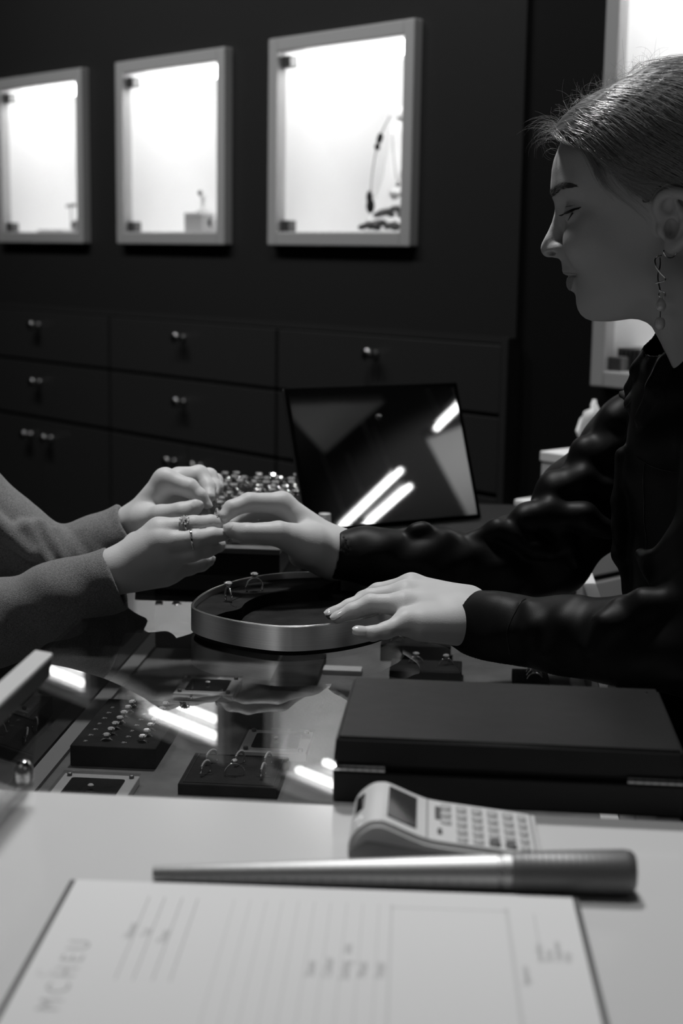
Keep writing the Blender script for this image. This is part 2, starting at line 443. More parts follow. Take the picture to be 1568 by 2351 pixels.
for i, (s, z, r) in enumerate(((-.945, .02, .013), (-.90, .016, .011))):
    t = wth('earring_card', ['small upright jewel card in the first showcase', 'dark jewel standing at the right of the first showcase'][i], 'display card', s * .93 - .035, .06, 1.3610)
    b = B(); box(b, -.014, .014, 0, .006, 0, .032, .001); obj('card', b, 'frame' if i == 0 else 'plaster', t)
    b = B(); sphere(b, (0, -.004, z), r * .7, 10, 8, (1, .5, 1)); obj('jewel', b, 'blackmat' if i else 'clamp', t, smooth=True)
t = wth('jewel_tray', 'low pale tray on the floor of the first showcase', 'tray', -1.0044, .08, 1.3610)
b = B(); box(b, -.06, .06, -.04, .04, 0, .008, .002); obj('tray_base', b, 'frame', t)
t = wth('alarm_box', 'dark box in the lower corner of the tall showcase', 'box', 0.875, .05, 1.1465)
b = B(); box(b, -.022, .026, -.03, .03, -.016, .022, .002); obj('box_body', b, 'clamp', t)
b = B()
for k in range(5): box(b, -.018 + k * .009, -.0145 + k * .009, -.0315, -.03, -.012, .018)
obj('rib_panel', b, 'blackmat', t)

# --- drawer cabinets under the showcases
KN = B(); lathe(KN, [(.009, 0), (.009, .003), (.005, .006), (.005, .014), (.012, .018), (.0135, .024), (.011, .029), (0, .031)], 16, Matrix.Rotation(PI / 2, 4, 'X'))
KNME = bpy.data.meshes.new('knob'); bmesh.ops.recalc_face_normals(KN, faces=KN.faces); KN.to_mesh(KNME); KN.free()
KNME.materials.append(M['knob'])
for p in KNME.polygons: p.use_smooth = True
def knob(parent, x, z):
    for dx in (-.0105, .0105):
        pass
    o = bpy.data.objects.new('knob', KNME); COL.objects.link(o); o.parent = parent; o.location = (x - parent.location.x, -0.018, z - parent.location.z)
    return o
def cabinet(s0, s1, kx, label):
    t = thing('drawer_cabinet', label, 'cabinet'); t.matrix_world = WM @ Matrix.Translation((s0, 0, 0))
    w = s1 - s0; g = .006
    b = B(); box(b, 0, w, .002, .42, .06, 1.1619); box(b, 0, w, .05, .42, 0, .06); obj('carcass', b, 'blackmat', t)
    for z0, z1, kz in ((1.0354, 1.16, 1.1256), (0.8885, 1.028, 0.9787)):
        b = B(); box(b, g / 2, w - g / 2, -.018, .002, z0, z1, .0015)
        dr = obj('drawer', b, 'cab', t); knob(dr, kx - s0, kz)
    mid = w / 2
    for a, c, k in ((g / 2, mid - g / 4, mid - .05), (mid + g / 4, w - g / 2, mid + .05)):
        b = B(); box(b, a, c, -.018, .002, .07, 0.8792, .0015)
        dr = obj('door', b, 'cab', t); knob(dr, k, 0.8373)
    return t
cabinet(-1.2881, -0.6482, -0.97, 'dark built-in drawer cabinet at the left end under the showcases')
cabinet(-0.6445, -0.013, -0.3422, 'dark built-in drawer cabinet under the second showcase, the middle one')
cabinet(-0.0093, 0.625, 0.2939, 'dark built-in drawer cabinet behind the tabletop mirror')
b = B(); box(b, 0.625, .64, -.02, .05, 0, 1.174); wallobj('trim_2', b, 'cab', kind='structure')

b = B(); box(b, -3.4, -1.290, 0, .05, 0, 1.163); wallobj('trim_3', b, 'cab', kind='structure')
# --- ceiling lamps and pale ceiling panels, mirrored in the tabletop mirror
for i, (a, c) in enumerate((((2.85, .505), (2.725, .905)), ((2.93, .585), (2.862, .855)), ((2.62, 1.13), (2.565, 1.30)))):
    a = Vector((a[0], a[1], 2.50)); c = Vector((c[0], c[1], 2.50)); m = (a + c) / 2
    t = thing('tube_lamp', ['longest ceiling tube lamp, mirrored at left in the tabletop mirror', 'shorter ceiling tube lamp beside the longest one', 'ceiling tube lamp mirrored in the upper right corner of the tabletop mirror'][i], 'lamp', m, math.atan2(c.y - a.y, c.x - a.x), 'ceiling tube lamps')
    L = (c - a).length / 2
    b = B(); tube(b, [(-L, 0, 0), (L, 0, 0)], .0075, 12); obj('tube', b, 'tube', t, smooth='auto')
    b = B(); box(b, -L * .8, L * .8, -.011, .011, .012, .030); tube(b, [(-L * .6, 0, .03), (-L * .6, 0, .30)], .002, 6); tube(b, [(L * .6, 0, .03), (L * .6, 0, .30)], .002, 6); obj('housing', b, 'ceilpanel', t)
lamp('added_uplight', 'SPOT', (3.45, .95, 2.0), 9, (3.5, .82, 2.77), 0.05, spot_size=math.radians(75), spot_blend=0.6)  # unseen lamp added to brighten the mirrored long ceiling panel
b = B(); prism(b, [(2.35, .74), (2.72, .95), (2.78, .62)], 2.77, 2.799); tag(obj('ceiling_panel', b, 'ceilpanel'), 'pale three cornered ceiling panel mirrored at upper left of the tabletop mirror', 'panel')
b = B(); prism(b, [(3.12, .88), (3.22, 1.08), (4.0, .74), (3.96, .58)], 2.77, 2.799); tag(obj('ceiling_panel', b, 'ceilpanel'), 'pale long ceiling panel mirrored at right of the tabletop mirror', 'panel')

# ================================================================== the counter
CA = math.radians(-5.0)
CO = Vector((0, 1.64, 0.95))
CM = Matrix.Translation(CO) @ Matrix.Rotation(CA, 4, 'Z')
ZF = -0.10                              # floor of the glass case below the glass top
def cl(x, y, z=0): return CM @ Vector((x, y, z))
def cth(name, label, cat, x, y, z=0.0, rot=0.0, group=None):
    return thing(name, label, cat, cl(x, y, z), CA + rot, group)
XL, XR, YF, YB = -.247, .271, -.660, .165
t = cth('display_counter', 'glass topped jewelry display counter with white rails, between the two people', 'counter', 0, 0, 0)
b = B(); box(b, XL, XR + .002, YF + .001, YB, -.008, 0, .0008, 1); obj('glass_top', b, 'glass', t)
b = B(); box(b, XR + .002, XR + .018, YF, YB + .02, -.045, 0.0, .0015); obj('side_rail', b, 'whitetrim', t)
b = B(); box(b, XL, XR + .002, YB, YB + .02, -.045, 0.0, .0015); obj('far_rail', b, 'railgrey', t)
b = B(); box(b, XL - .006, XL - .0005, YF, YB + .02, -.16, -.001, .0008); obj('glass_side', b, 'acrylic', t)
b = B(); box(b, XL, XR + .018, YF, YB, ZF - .012, ZF); obj('case_floor', b, 'suede', t)
b = B(); box(b, XL + .001, XL + .018, YF + .01, YB - .01, ZF, ZF + .004); obj('floor_band', b, 'bandgrey', t)  # pale strip added for a diagonal band seen in the glass
b = B(); box(b, XR + .004, XR + .016, YF, YB, ZF, -.046); obj('inner_wall', b, 'mandrelgrey', t)
b = B(); box(b, XL, XR + .002, YB + .004, YB + .016, ZF, -.046); obj('far_wall', b, 'suededark', t)
b = B(); box(b, XR - .012, XR + .003, YF, YB - .01, ZF, ZF + .006); obj('inner_trim', b, 'whitetrim', t)
b = B(); box(b, XL - .006, XR + .018, YF + .01, YB + .02, -.95, ZF - .013); obj('plinth', b, 'whitetrim', t)
t = cth('worktop', 'glossy white worktop at the front, carrying the paper pad and calculator', 'worktop', 0, -.96, 0)
b = B(); box(b, -.62, .62, -.42, .298, -.03, 0, .003); obj('top_board', b, 'white', t)
b = B(); box(b, -.60, .60, -.40, .293, -.95, -.03); obj('body', b, 'whitetrim', t)
t = cth('display_plinth', 'black display table behind the glass counter, carrying mirror and ring tray', 'table', 0, .5, 0)
b = B(); box(b, -.27, .225, -.31, .12, -.02, 0, .003); obj('top_board', b, 'blackmat', t)
b = B(); box(b, -.25, .205, -.29, .10, -.95, -.02); obj('body', b, 'blackmat', t)

# --- rings: one master of each kind
def ring_parts(t, R=.0085, w=.0011, head='solitaire', hs=1.0):
    """a ring standing upright in local x-z, its centre at z = R"""
    b = B(); tube(b, [(R * math.sin(a), 0, R - R * math.cos(a)) for a in np.linspace(0, 2 * PI, 24, endpoint=False)], w, 6, closed=True)
    obj('band', b, 'silver', t, smooth=True)
    if head:
        b = B()
        if head == 'solitaire':
            lathe(b, [(.0003, 2 * R - .0005), (.0026 * hs, 2 * R + .0022 * hs), (.0029 * hs, 2 * R + .0028 * hs), (.0019 * hs, 2 * R + .0038 * hs)], 8)
        else:
            for k in range(9):
                a = (k - 4) * .19; sphere(b, ((R + .0009) * math.sin(a), 0, R + (R + .0009) * math.cos(a)), .0012, 6, 5)
        obj('stone', b, 'gem', t)
        if head == 'solitaire':
            b = B()
            for k in range(4):
                a = k * PI / 2 + PI / 4
                tube(b, [(0, 0, 2 * R - .0005), (.0031 * hs * math.cos(a), .0031 * hs * math.sin(a), 2 * R + .0036 * hs)], .00045 * hs, 5)
            obj('claws', b, 'silver', t)
    return t

# --- block with two rows of rings and printed sizes
t = cth('ring_block', 'thick black block with two rows of stone rings, at left inside the counter', 'ring block', -.1785, -.26, ZF)
b = B(); box(b, -.040, .040, -.074, .074, 0, .020, .0012); obj('block', b, 'suededark', t)
b = B(); frame_bars(b, 0, .001, 0, .001, .0002, 0, .0001, 0) if False else None
b2 = B()
for ci, x in enumerate((-.027, .009)):
    for k in range(7):
        y = -.060 + k * .0175
        for (dx, dy, w_, h_) in ((-.0022, .0016, .0030, .0004), (-.0022, -.0016, .0030, .0004), (-.0024, 0, .0004, .0028), (.0006, .0, .0004, .0024), (-.0008, .0002, .0016, .0004)):
            if (k + ci) % 3 == 0 and dx == .0006: continue
            box(b2, x + dx - w_ / 2, x + dx + w_ / 2, y + dy - h_ / 2, y + dy + h_ / 2, .0200, .02015)
b.free(); obj('size_print', b2, 'tagw', t)
rp = None; idx = 0
for ci, x in enumerate((-.010, .024)):
    for k in range(7):
        y = -.056 + k * .0175
        if rp is None:
            rp = cth('ring', '', 'ring', -.1785 + x, -.26 + y, ZF + .020 - .0152, 0.15)
            ring_parts(rp, hs=1.35)
            r_ = rp
        else:
            r_ = dup(rp, cl(-.1785 + x, -.26 + y, ZF + .020 - .0152), CA + random.uniform(-.3, .3))
        pos = ['nearest', 'second', 'third', 'fourth', 'fifth', 'sixth', 'farthest'][k]
        r_['label'] = '%s stone ring in the %s row of the thick black ring block' % (pos, ['left', 'right'][ci])
        r_['group'] = 'rings on the thick ring block'

# --- clear display frames with a dark inset and a loose stone
def acrylic_frame(x, y, label, rot=0.0, w=.064, d=.066):
    t = cth('stone_frame', label, 'display frame', x, y, ZF, rot)
    b = B(); box(b, -w / 2, w / 2, -d / 2, d / 2, 0, .008, .0006, 1); obj('base_plate', b, 'white', t)
    pl = [(px * (w / 2 - .010), py * (d / 2 - .012)) for px, py in ((-1, -1), (1, -1), (1, 1), (-1, 1))]
    rr = []
    for (cx, cy), a0 in zip(pl, (PI, 1.5 * PI, 0, .5 * PI)):
        sx = .003 if cx < 0 else -.003; sy = .003 if cy < 0 else -.003
        rr += [(cx + sx + .003 * math.cos(a0 + q * PI / 8), cy + sy + .003 * math.sin(a0 + q * PI / 8)) for q in range(5)]
    b = B(); prism(b, rr, .0081, .0088); obj('dark_inset', b, 'suededark', t)
    b = B(); box(b, -w / 2 - .001, w / 2 + .001, -d / 2 - .001, d / 2 + .001, .0090, .0104, .0004, 1); obj('clear_cover', b, 'acrylic', t)
    for sx in (-1, 1):
        for sy in (-1, 1):
            b = B(); lathe(b, [(.0022, .0081), (.0024, .0108), (.0016, .0112), (0, .0113)], 12, Matrix.Translation((sx * (w / 2 - .006), sy * (d / 2 - .006), 0)))
            obj('screw', b, 'clamp', t, smooth='auto')
    b = B(); lathe(b, [(0, .0104), (.0026, .0124), (.0028, .0129), (.0018, .0138)], 8, Matrix.Translation((0, -.003, 0))); obj('stone', b, 'gem', t)
    return t
acrylic_frame(-.178, -.412, 'clear stone frame with dark inset half hidden under the white worktop edge', 0, .068, .075)
acrylic_frame(-.036, -.262, 'clear stone frame with dark inset beside the black wooden box')
acrylic_frame(-.134, -.085, 'clear stone frame with dark inset just in front of the oval steel tray')

# --- ring pad with six upright rings
t = cth('ring_pad', 'small black ring pad with six upright rings near the worktop edge', 'ring pad', -.062, -.352, ZF)
b = B(); box(b, -.044, .044, -.042, .042, 0, .010, .001); obj('pad', b, 'suededark', t)
b = B(); frame_bars(b, -.040, .040, -.038, .038, .001, 0, .0006, 0)
for v in b.verts: v.co = Vector((v.co.x, v.co.z, .0100 + v.co.y))
obj('welt', b, 'black', t)
b = B()
for i in range(3):
    for j in range(2): box(b, -.030 + i * .026, -.018 + i * .026, -.016 + j * .030, -.013 + j * .030, .0100, .0103)
obj('slot', b, 'black', t)
rp = {}
nm = [['slim hoop ring at the front left of the small ring pad', 'emerald cut stone ring at the front centre of the small ring pad', 'wide stone set ring at the front right of the small ring pad'],
      ['thin ring at the back left of the small ring pad', 'thin ring at the back centre of the small ring pad', 'thin ring at the back right of the small ring pad']]
for j in range(2):
    for i in range(3):
        kind = 'solitaire' if (i == 1 and j == 0) else 'row'
        L = (-.062 - .024 + i * .026, -.352 - .0145 + j * .030, ZF + .0035)
        if kind not in rp:
            r_ = cth('ring', '', 'ring', *L, 1.25 if kind == 'row' else 0.25); ring_parts(r_, .0088, .0010, kind); rp[kind] = r_
        else: r_ = dup(rp[kind], cl(*L), CA + 1.25 + .1 * i - .15 * j)
        r_['label'] = nm[j][i]; r_['group'] = 'rings on the small ring pad'

# --- dark blocks farther back in the case
def dark_block(x, y, w, d, h, label, rings=(), rot=0.0):
    t = cth('ring_block', label, 'ring block', x, y, ZF, rot)
    b = B(); box(b, -w / 2, w / 2, -d / 2, d / 2, 0, h, .0012); obj('block', b, 'suededark', t)
    b = B(); frame_bars(b, -w / 2 + .003, w / 2 - .003, -d / 2 + .003, d / 2 - .003, .0008, 0, .0004, 0)
    for v in b.verts: v.co = Vector((v.co.x, v.co.z, h + v.co.y))
    obj('welt', b, 'blackmat', t)
    for (rx, ry, lb) in rings:
        r_ = dup(RING0, cl(x + rx, y + ry, ZF + h - .010), CA + .2, lb, 'rings on the far blocks')
    return t
RING0 = [o for o in bpy.data.objects if o.name == 'ring'][0]
dark_block(-.207, .115, .046, .05, .020, 'plain black block by the white far rail at left in the counter')
dark_block(-.045, -.005, .050, .125, .010, 'flat black pad lying under the oval steel tray')
dark_block(.083, .090, .082, .04, .020, 'black block under the woman\'s resting hand', [(-.022, -.006, 'ring showing below the woman\'s resting little finger'), (.012, -.006, 'ring on the black block under the woman\'s wrist')])
dark_block(.098, .000, .080, .05, .016, 'black block just behind the wooden box, near its left end', [(-.012, .01, 'left ring on the block behind the wooden box'), (.022, .006, 'right ring on the block behind the wooden box')])
dark_block(.214, -.012, .040, .058, .012, 'small black block behind the wooden box, near the white case edge', [(.004, -.012, 'nearest ring on the block by the white case edge'), (.004, .002, 'middle ring on the block by the white case edge'), (.004, .016, 'farthest ring on the block by the white case edge')])
t = cth('price_plate', 'small pale plate on the counter floor in front of the oval tray', 'plate', -.005, .012, ZF, 0.0)
b = B(); box(b, -.014, .030, -.01, .01, 0, .006, .001); obj('plate', b, 'tagw', t)

# --- the oval steel tray
OUT = [(-.128, -.2115), (-.126, -.17), (-.115, -.130), (-.095, -.09), (-.067, -.062), (-.039, -.0475), (0, -.043), (.038, -.056), (.066, -.09), (.080, -.135), (.079, -.178),
       (.069, -.208), (.052, -.240), (.02, -.272), (-.023, -.2905), (-.066, -.280), (-.10, -.258), (-.121, -.235)]
TC = (-.025, -.165)
OUT = [(x - TC[0], y - TC[1]) for x, y in catmull(OUT, 8)]
def shrink(P, d):
    n = len(P); out = []
    for i in range(n):
        a, c = P[i - 1], P[(i + 1) % n]; tx, ty = c[0] - a[0], c[1] - a[1]; l = math.hypot(tx, ty)
        sgn = 1 if AREA > 0 else -1
        out.append((P[i][0] - sgn * ty / l * d, P[i][1] + sgn * tx / l * d))
    return out
AREA = sum(OUT[i - 1][0] * OUT[i][1] - OUT[i][0] * OUT[i - 1][1] for i in range(len(OUT)))
t = cth('ring_tray', 'oval brushed steel ring tray lined with black suede on the glass top', 'tray', *TC)
b = B(); prism(b, shrink(OUT, .004), 0, .005); obj('base', b, 'blackmat', t)
b = B(); ringwall(b, OUT, shrink(OUT, .0025), .005, .0290); 
bmesh.ops.recalc_face_normals(b, faces=b.faces)
bmesh.ops.bevel(b, geom=[e for e in b.edges if all(abs(v.co.z - .0290) < 1e-5 for v in e.verts) and len(e.link_faces) == 2 and abs(e.link_faces[0].normal.z - e.link_faces[1].normal.z) > .5], offset=.0007, segments=2, affect='EDGES')
obj('rim', b, 'brushed', t, smooth='auto')
INN = shrink(OUT, .0026)
b = B(); prism(b, INN, .005, .0095); obj('lining', b, 'suededark', t)
# raised crescent on the far left side of the tray
inner = [(-.093, -.217), (-.085, -.208), (-.081, -.197), (-.080, -.176), (-.074, -.152), (-.062, -.130), (-.045, -.116), (-.028, -.108), (-.014, -.103)]
inner = [(x - TC[0], y - TC[1]) for x, y in catmull(inner, 5, closed=False)]
IN2 = shrink(OUT, .0034)
st_ = min(range(len(IN2)), key=lambda i: (IN2[i][0] - (-.108 - TC[0])) ** 2 + (IN2[i][1] - (-.246 - TC[1])) ** 2)
en_ = min(range(len(IN2)), key=lambda i: (IN2[i][0] - (.004 - TC[0])) ** 2 + (IN2[i][1] - (-.046 - TC[1])) ** 2)
arc = []; i = st_
while i != en_:
    arc.append(IN2[i]); i = (i + 1) % len(IN2)
arc.append(IN2[en_])
if len(arc) > len(IN2) * .6:
    arc = []; i = st_
    while i != en_:
        arc.append(IN2[i]); i = (i - 1) % len(IN2)
    arc.append(IN2[en_])
b = B(); prism(b, arc + inner[::-1], .0090, .0225); obj('raised_pad', b, 'suededark', t)
b = B(); tube(b, [(x - TC[0], y - TC[1], .0226) for x, y in catmull([(-.088, -.150), (-.094, -.168), (-.093, -.186), (-.086, -.196)], 6, closed=False)], .0005, 5); obj('slit', b, 'black', t)
r_ = dup(RING0, cl(-.0985, -.1695, .0225 - .0042), CA - 1.05, 'solitaire ring at the left on the oval tray, nearer the camera', 'rings on the oval tray', 1.08)
r_ = dup(RING0, cl(-.079, -.122, .0225 - .0042), CA + .55, 'solitaire ring farther back on the oval tray', 'rings on the oval tray', 1.08)

# --- black wooden box with two hinges
t = cth('wooden_box', 'closed black wooden jewelry box with metal hinges at front right', 'box', .1725, -.585, 0, .0)
w, d0, d1 = .118, -.075, .075
b = B(); box(b, -w, w, d0, d1, 0, .0235, .002); obj('base', b, 'black', t)
b = B(); box(b, -w + .004, w - .004, d0 + .004, d1 - .004, .0235, .0275); obj('liner', b, 'blackmat', t)
b = B(); r = bmesh.ops.create_cube(b, size=1.0)
for v in b.verts:
    top = v.co.z > 0
    k = .985 if top else 1.0
    v.co = Vector((v.co.x * 2 * w * k, v.co.y * .150 * k, .0470 if top else .0275))
bmesh.ops.bevel(b, geom=list(b.edges), offset=.0022, segments=3, affect='EDGES'); obj('lid', b, 'leather', t, smooth='auto')
for x0, x1 in ((-w + .001, -w + .036), (w - .038, w - .001)):
    b = B()
    n_ = 7
    for k in range(n_):
        a = x0 + (x1 - x0) * k / n_; c = x0 + (x1 - x0) * (k + .9) / n_
        tube(b, [(a, d0 - .0012, .0258), (c, d0 - .0012, .0258)], .0019, 8)
    obj('hinge', b, 'steel', t, smooth='auto')
b = B(); sphere(b, (w - .012, d1 - .014, .0470), .0012, 8, 6); obj('stud', b, 'steel', t)

# --- pocket calculator
t = cth('calculator', 'pale pocket calculator with raised tilted display on the white worktop', 'calculator', .1325, -.727, 0, .03)
PROF = [(-.0590, .004), (-.0595, .012), (-.0560, .0205), (-.0480, .0275), (-.0415, .0290), (-.0360, .0282), (-.0200, .0215), (-.0080, .0178), (.0150, .0150), (.0400, .0122), (.0560, .0100), (.0590, .0085), (.0595, .004)]
def extr(bm, prof, y0, y1, inset=0.0):
    a = [bm.verts.new((x, y0, z)) for x, z in prof]; c = [bm.verts.new((x, y1, z)) for x, z in prof]
    n = len(prof); bm.faces.new(a); bm.faces.new(c[::-1])
    for i in range(n): bm.faces.new((a[i], c[i], c[(i + 1) % n], a[(i + 1) % n]))
PP = catmull(PROF, 4, closed=False)
b = B(); extr(b, PP, -.037, .037)
bmesh.ops.recalc_face_normals(b, faces=b.faces)
bmesh.ops.bevel(b, geom=[e for e in b.edges if len(e.link_faces) == 2 and any(abs(f.normal.y) > .9 for f in e.link_faces) and not all(abs(f.normal.y) > .9 for f in e.link_faces)], offset=.003, segments=3, affect='EDGES')
obj('case', b, 'calc', t, smooth='auto')
b = B(); extr(b, [(-.0585, 0), (-.0596, .010), (-.048, .0165), (-.01, .0115), (.059, .0055), (.0585, 0)], -.0374, .0374); obj('side_shell', b, 'calcside', t)
def onslope(x):
    for (x0, z0), (x1, z1) in zip(PP, PP[1:]):
        if x0 <= x <= x1 and x1 > x0: return z0 + (z1 - z0) * (x - x0) / (x1 - x0), math.atan2(z1 - z0, x1 - x0)
    return .01, 0
def plate(bm, x, y, w, d, h, lift=0.0, bev=.0006):
    z, a = onslope(x)
    Mx = Matrix.Translation((x, y, z + lift)) @ Matrix.Rotation(-a, 4, 'Y')
    box(bm, -w / 2, w / 2, -d / 2, d / 2, -h * .4, h, bev, 1, Mx)
b = B(); plate(b, -.0272, .001, .020, .052, .0010); obj('display', b, 'lcd', t)
b = B(); plate(b, -.0540, .009, .007, .026, .0010); obj('solar_panel', b, 'solar', t)
b = B(); plate(b, -.0540, -.019, .006, .006, .0008); plate(b, -.0540, -.029, .005, .004, .0008); obj('badge', b, 'niche', t)
b = B(); plate(b, -.0115, 0, .0012, .066, .0004); plate(b, .0555, 0, .001, .066, .0003); obj('seam', b, 'calcside', t)
for ci, x in enumerate((.0005, .0105, .0205, .0305, .0405)):
    for k in range(5):
        y = .024 - k * .0125
        if ci == 0 and k > 2: continue
        b = B(); plate(b, x, y, .0072, .0095, .0014, 0, .001)
        dark = (ci in (3, 4) and k == 4) or (ci == 2 and k == 4 and False)
        obj('key', b, 'keydark' if dark else 'key', t, smooth='auto')
for k in range(5):
    b = B(); plate(b, .0495, .024 - k * .0125, .0062, .0092, .0014, 0, .001); obj('key', b, 'key', t, smooth='auto')
b = B(); plate(b, -.0035, .012, .006, .022, .0005); plate(b, -.0035, -.019, .003, .008, .0012); obj('slide_switch', b, 'keydark', t)

# --- tapered ring mandrel
p0, p1 = Vector((-.1085, .8440, .95)), Vector((.1760, .8370, .95))
ang = math.atan2(p1.y - p0.y, p1.x - p0.x); Lm = (p1 - p0).length
t = thing('ring_mandrel', 'tapered steel ring mandrel with a knurled grip beside the paper pad', 'ring gauge', p0, ang)
hx = Lm * .745
R0, R1, RH = .0046, .0108, .0132
def mz(x): return R0 + (RH - R0) * x / Lm * .98
ax = Matrix.Rotation(PI / 2, 4, 'Y')
def mlathe(prof, n=32):
    b = B(); rings = []
    for x, r, zc in prof:
        rings.append([b.verts.new((x, r * math.cos(2 * PI * j / n), zc + r * math.sin(2 * PI * j / n))) for j in range(n)])
    for a, c in zip(rings, rings[1:]):
        for j in range(n): b.faces.new((a[j], a[(j + 1) % n], c[(j + 1) % n], c[j]))
    b.faces.new(rings[0][::-1]); b.faces.new(rings[-1]); return b
axis = lambda x: RH * .30 + (RH - RH * .30) * (x / Lm) if False else (R0 + .0002) + (RH - R0) * (x / Lm)
obj('shaft', mlathe([(0, R0 * .9, axis(0)), (.0015, R0, axis(.0015)), (hx - .008, R1, axis(hx - .008)), (hx - .0075, R1 - .0006, axis(hx - .0075)), (hx - .006, R1 - .0006, axis(hx - .006)), (hx - .0055, R1 + .0003, axis(hx)), (hx + .001, R1 + .0003, axis(hx))]), 'mandrel', t, smooth='auto')
obj('grip', mlathe([(hx, RH * .86, axis(hx)), (hx + .0015, RH * .92, axis(hx)), (Lm - .006, RH, axis(Lm - .006)), (Lm - .002, RH * .93, axis(Lm)), (Lm, RH * .78, axis(Lm))]), 'handle', t, smooth='auto')
b = B()
for k in range(26):
    x = .012 + k * (hx - .028) / 25; r = R0 + (R1 - R0) * x / hx + .00005
    tube(b, [(x, -r * math.cos(q), axis(x) + r * math.sin(q)) for q in np.linspace(-.55, .10, 5)], .00022, 4)
obj('size_mark', b, 'clamp', t)
b = B()
for k in range(16):
    x = hx + .006 + k * (Lm - hx - .014) / 15
    r = RH * .93 + (RH * .07) * (x - hx) / (Lm - hx)
    tube(b, [(x, r * math.cos(q), axis(x) + r * math.sin(q)) for q in np.linspace(0, 2 * PI, 28, endpoint=False)], .00035, 5, closed=True)
obj('knurl', b, 'handle', t, smooth=True)

# --- pad of order forms
pa = math.radians(-2.7)
t = thing('order_pad', 'white pad of printed order forms at the front of the worktop', 'paper pad', (-.0175, .6225, .95), pa)
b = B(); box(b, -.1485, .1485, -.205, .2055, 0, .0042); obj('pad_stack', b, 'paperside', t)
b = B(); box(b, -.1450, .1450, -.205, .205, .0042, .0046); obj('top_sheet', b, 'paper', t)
ZP = .00461
def lines(spec, name, m):
    b = B()
    for x, y0, y1, w in spec: box(b, x - w / 2, x + w / 2, y0, y1, ZP, ZP + .00008)
    obj(name, b, m, t)
lines([(x, .085, .185, .0007) for x in (-.098, -.089, -.079, -.070)], 'address_line', 'ink')
lines([(-.049 + .0092 * k, -.19, .186, .0008) for k in range(10)], 'form_rule', 'inklight')
lines([(.041, -.19, .186, .0015), (.106, -.19, .186, .0022), (.121, .13, .18, .0012)], 'form_rule', 'inklight')
b = B(); box(b, .041, .106, .182, .1830, ZP, ZP + .00008); obj('form_border', b, 'inklight', t)
def words(s, x, y, size, m, name='printed_text'):
    Mx = Matrix.Translation((x, y, ZP + .0001)) @ Matrix.Rotation(PI / 2, 4, 'Z')
    obj(name, text_mesh(s, size, Mx), m, t)
words('M C H E U', -.119, .050, .017, 'ink', 'letterhead')
words('C', -.131, .085, .012, 'inklight', 'letterhead')
for s, x, y in (('Name', -.098, .132), ('Tel', -.089, .134), ('Date', -.079, .128)): words(s, x, y, .0075, 'ink')
for s, x, y in (('Stone', .0065, .096), ('Colour', .0155, .096), ('Setting    size', .0245, .094), ('Metal', .0335, .097), ('Finish', .0425, .097)): words(s, x - .004, y, .0075, 'ink')
for s, x, y in (('Signature', .116, .095), ('Jewellery', .125, .122), ('Street', .130, .122), ('Telephone', .135, .122), ('Web', .140, .122)): words(s, x - .003, y, .0056, 'ink')

# --- acrylic sign at the left edge
t = thing('sign_holder', 'leaning clear acrylic sign with a pale top edge at the left edge of the counter', 'sign', (-.226, .90, .95), math.radians(-5))
Ms = Matrix.Rotation(math.radians(8), 4, 'Y')
b = B(); box(b, -.003, .003, -.16, .10, .0, .094, .0008, 1, Ms); obj('clear_panel', b, 'acrylic', t)
b = B(); box(b, -.0065, .0065, -.16, .104, .094, .098, .0008, 1, Ms); obj('top_edge', b, 'white', t)
b = B(); box(b, -.0062, .0062, -.16, .104, .080, .094, .0004, 1, Ms); obj('dark_band', b, 'black', t)
b = B(); box(b, -.010, .006, -.16, .10, 0.0, .006, .002); obj('foot', b, 'acrylic', t)
b = B(); lathe(b, [(.006, 0), (.0072, .004), (.0068, .012), (.004, .017), (0, .018)], 16, Matrix.Translation((-.002, .103, .0005))); obj('foot_cap', b, 'silver', t, smooth=True)

# --- tray of rings on the black table
t = cth('ring_box', 'open black tray full of rings behind the joined hands', 'tray', -.160, .315, 0)
hw_, hd_ = .085, .265
b = B(); box(b, -hw_, hw_, -hd_, hd_, .0, .026, .0015); obj('tray_base', b, 'blackmat', t)
b = B(); box(b, -hw_ + .007, hw_ - .007, -hd_ + .02, hd_ - .007, .0255, .0285, .001); obj('ring_cushion', b, 'suededark', t)
b = B(); box(b, -hw_, hw_, -hd_, -hd_ + .020, .0262, .0330, .001); obj('front_ledge', b, 'railgrey', t)
b = B(); box(b, -hw_, -hw_ + .007, -hd_ + .0205, hd_, .0262, .036, .001); box(b, hw_ - .007, hw_, -hd_ + .0205, hd_, .0262, .036, .001); box(b, -hw_ + .0075, hw_ - .0075, hd_ - .007, hd_, .0262, .036, .001)
obj('tray_rim', b, 'rimdark', t)
for j in range(13):
    for i in range(8):
        if random.random() < .16: continue
        x = -.064 + i * .0180 + random.uniform(-.003, .003); y = -.215 + j * .0375 + random.uniform(-.005, .005)
        r_ = dup(RING0, cl(-.160 + x, .315 + y, .0285 - .009), CA + random.uniform(-.7, .7), 'stone ring standing in the open tray behind the joined hands', 'rings in the open tray', 1.3)

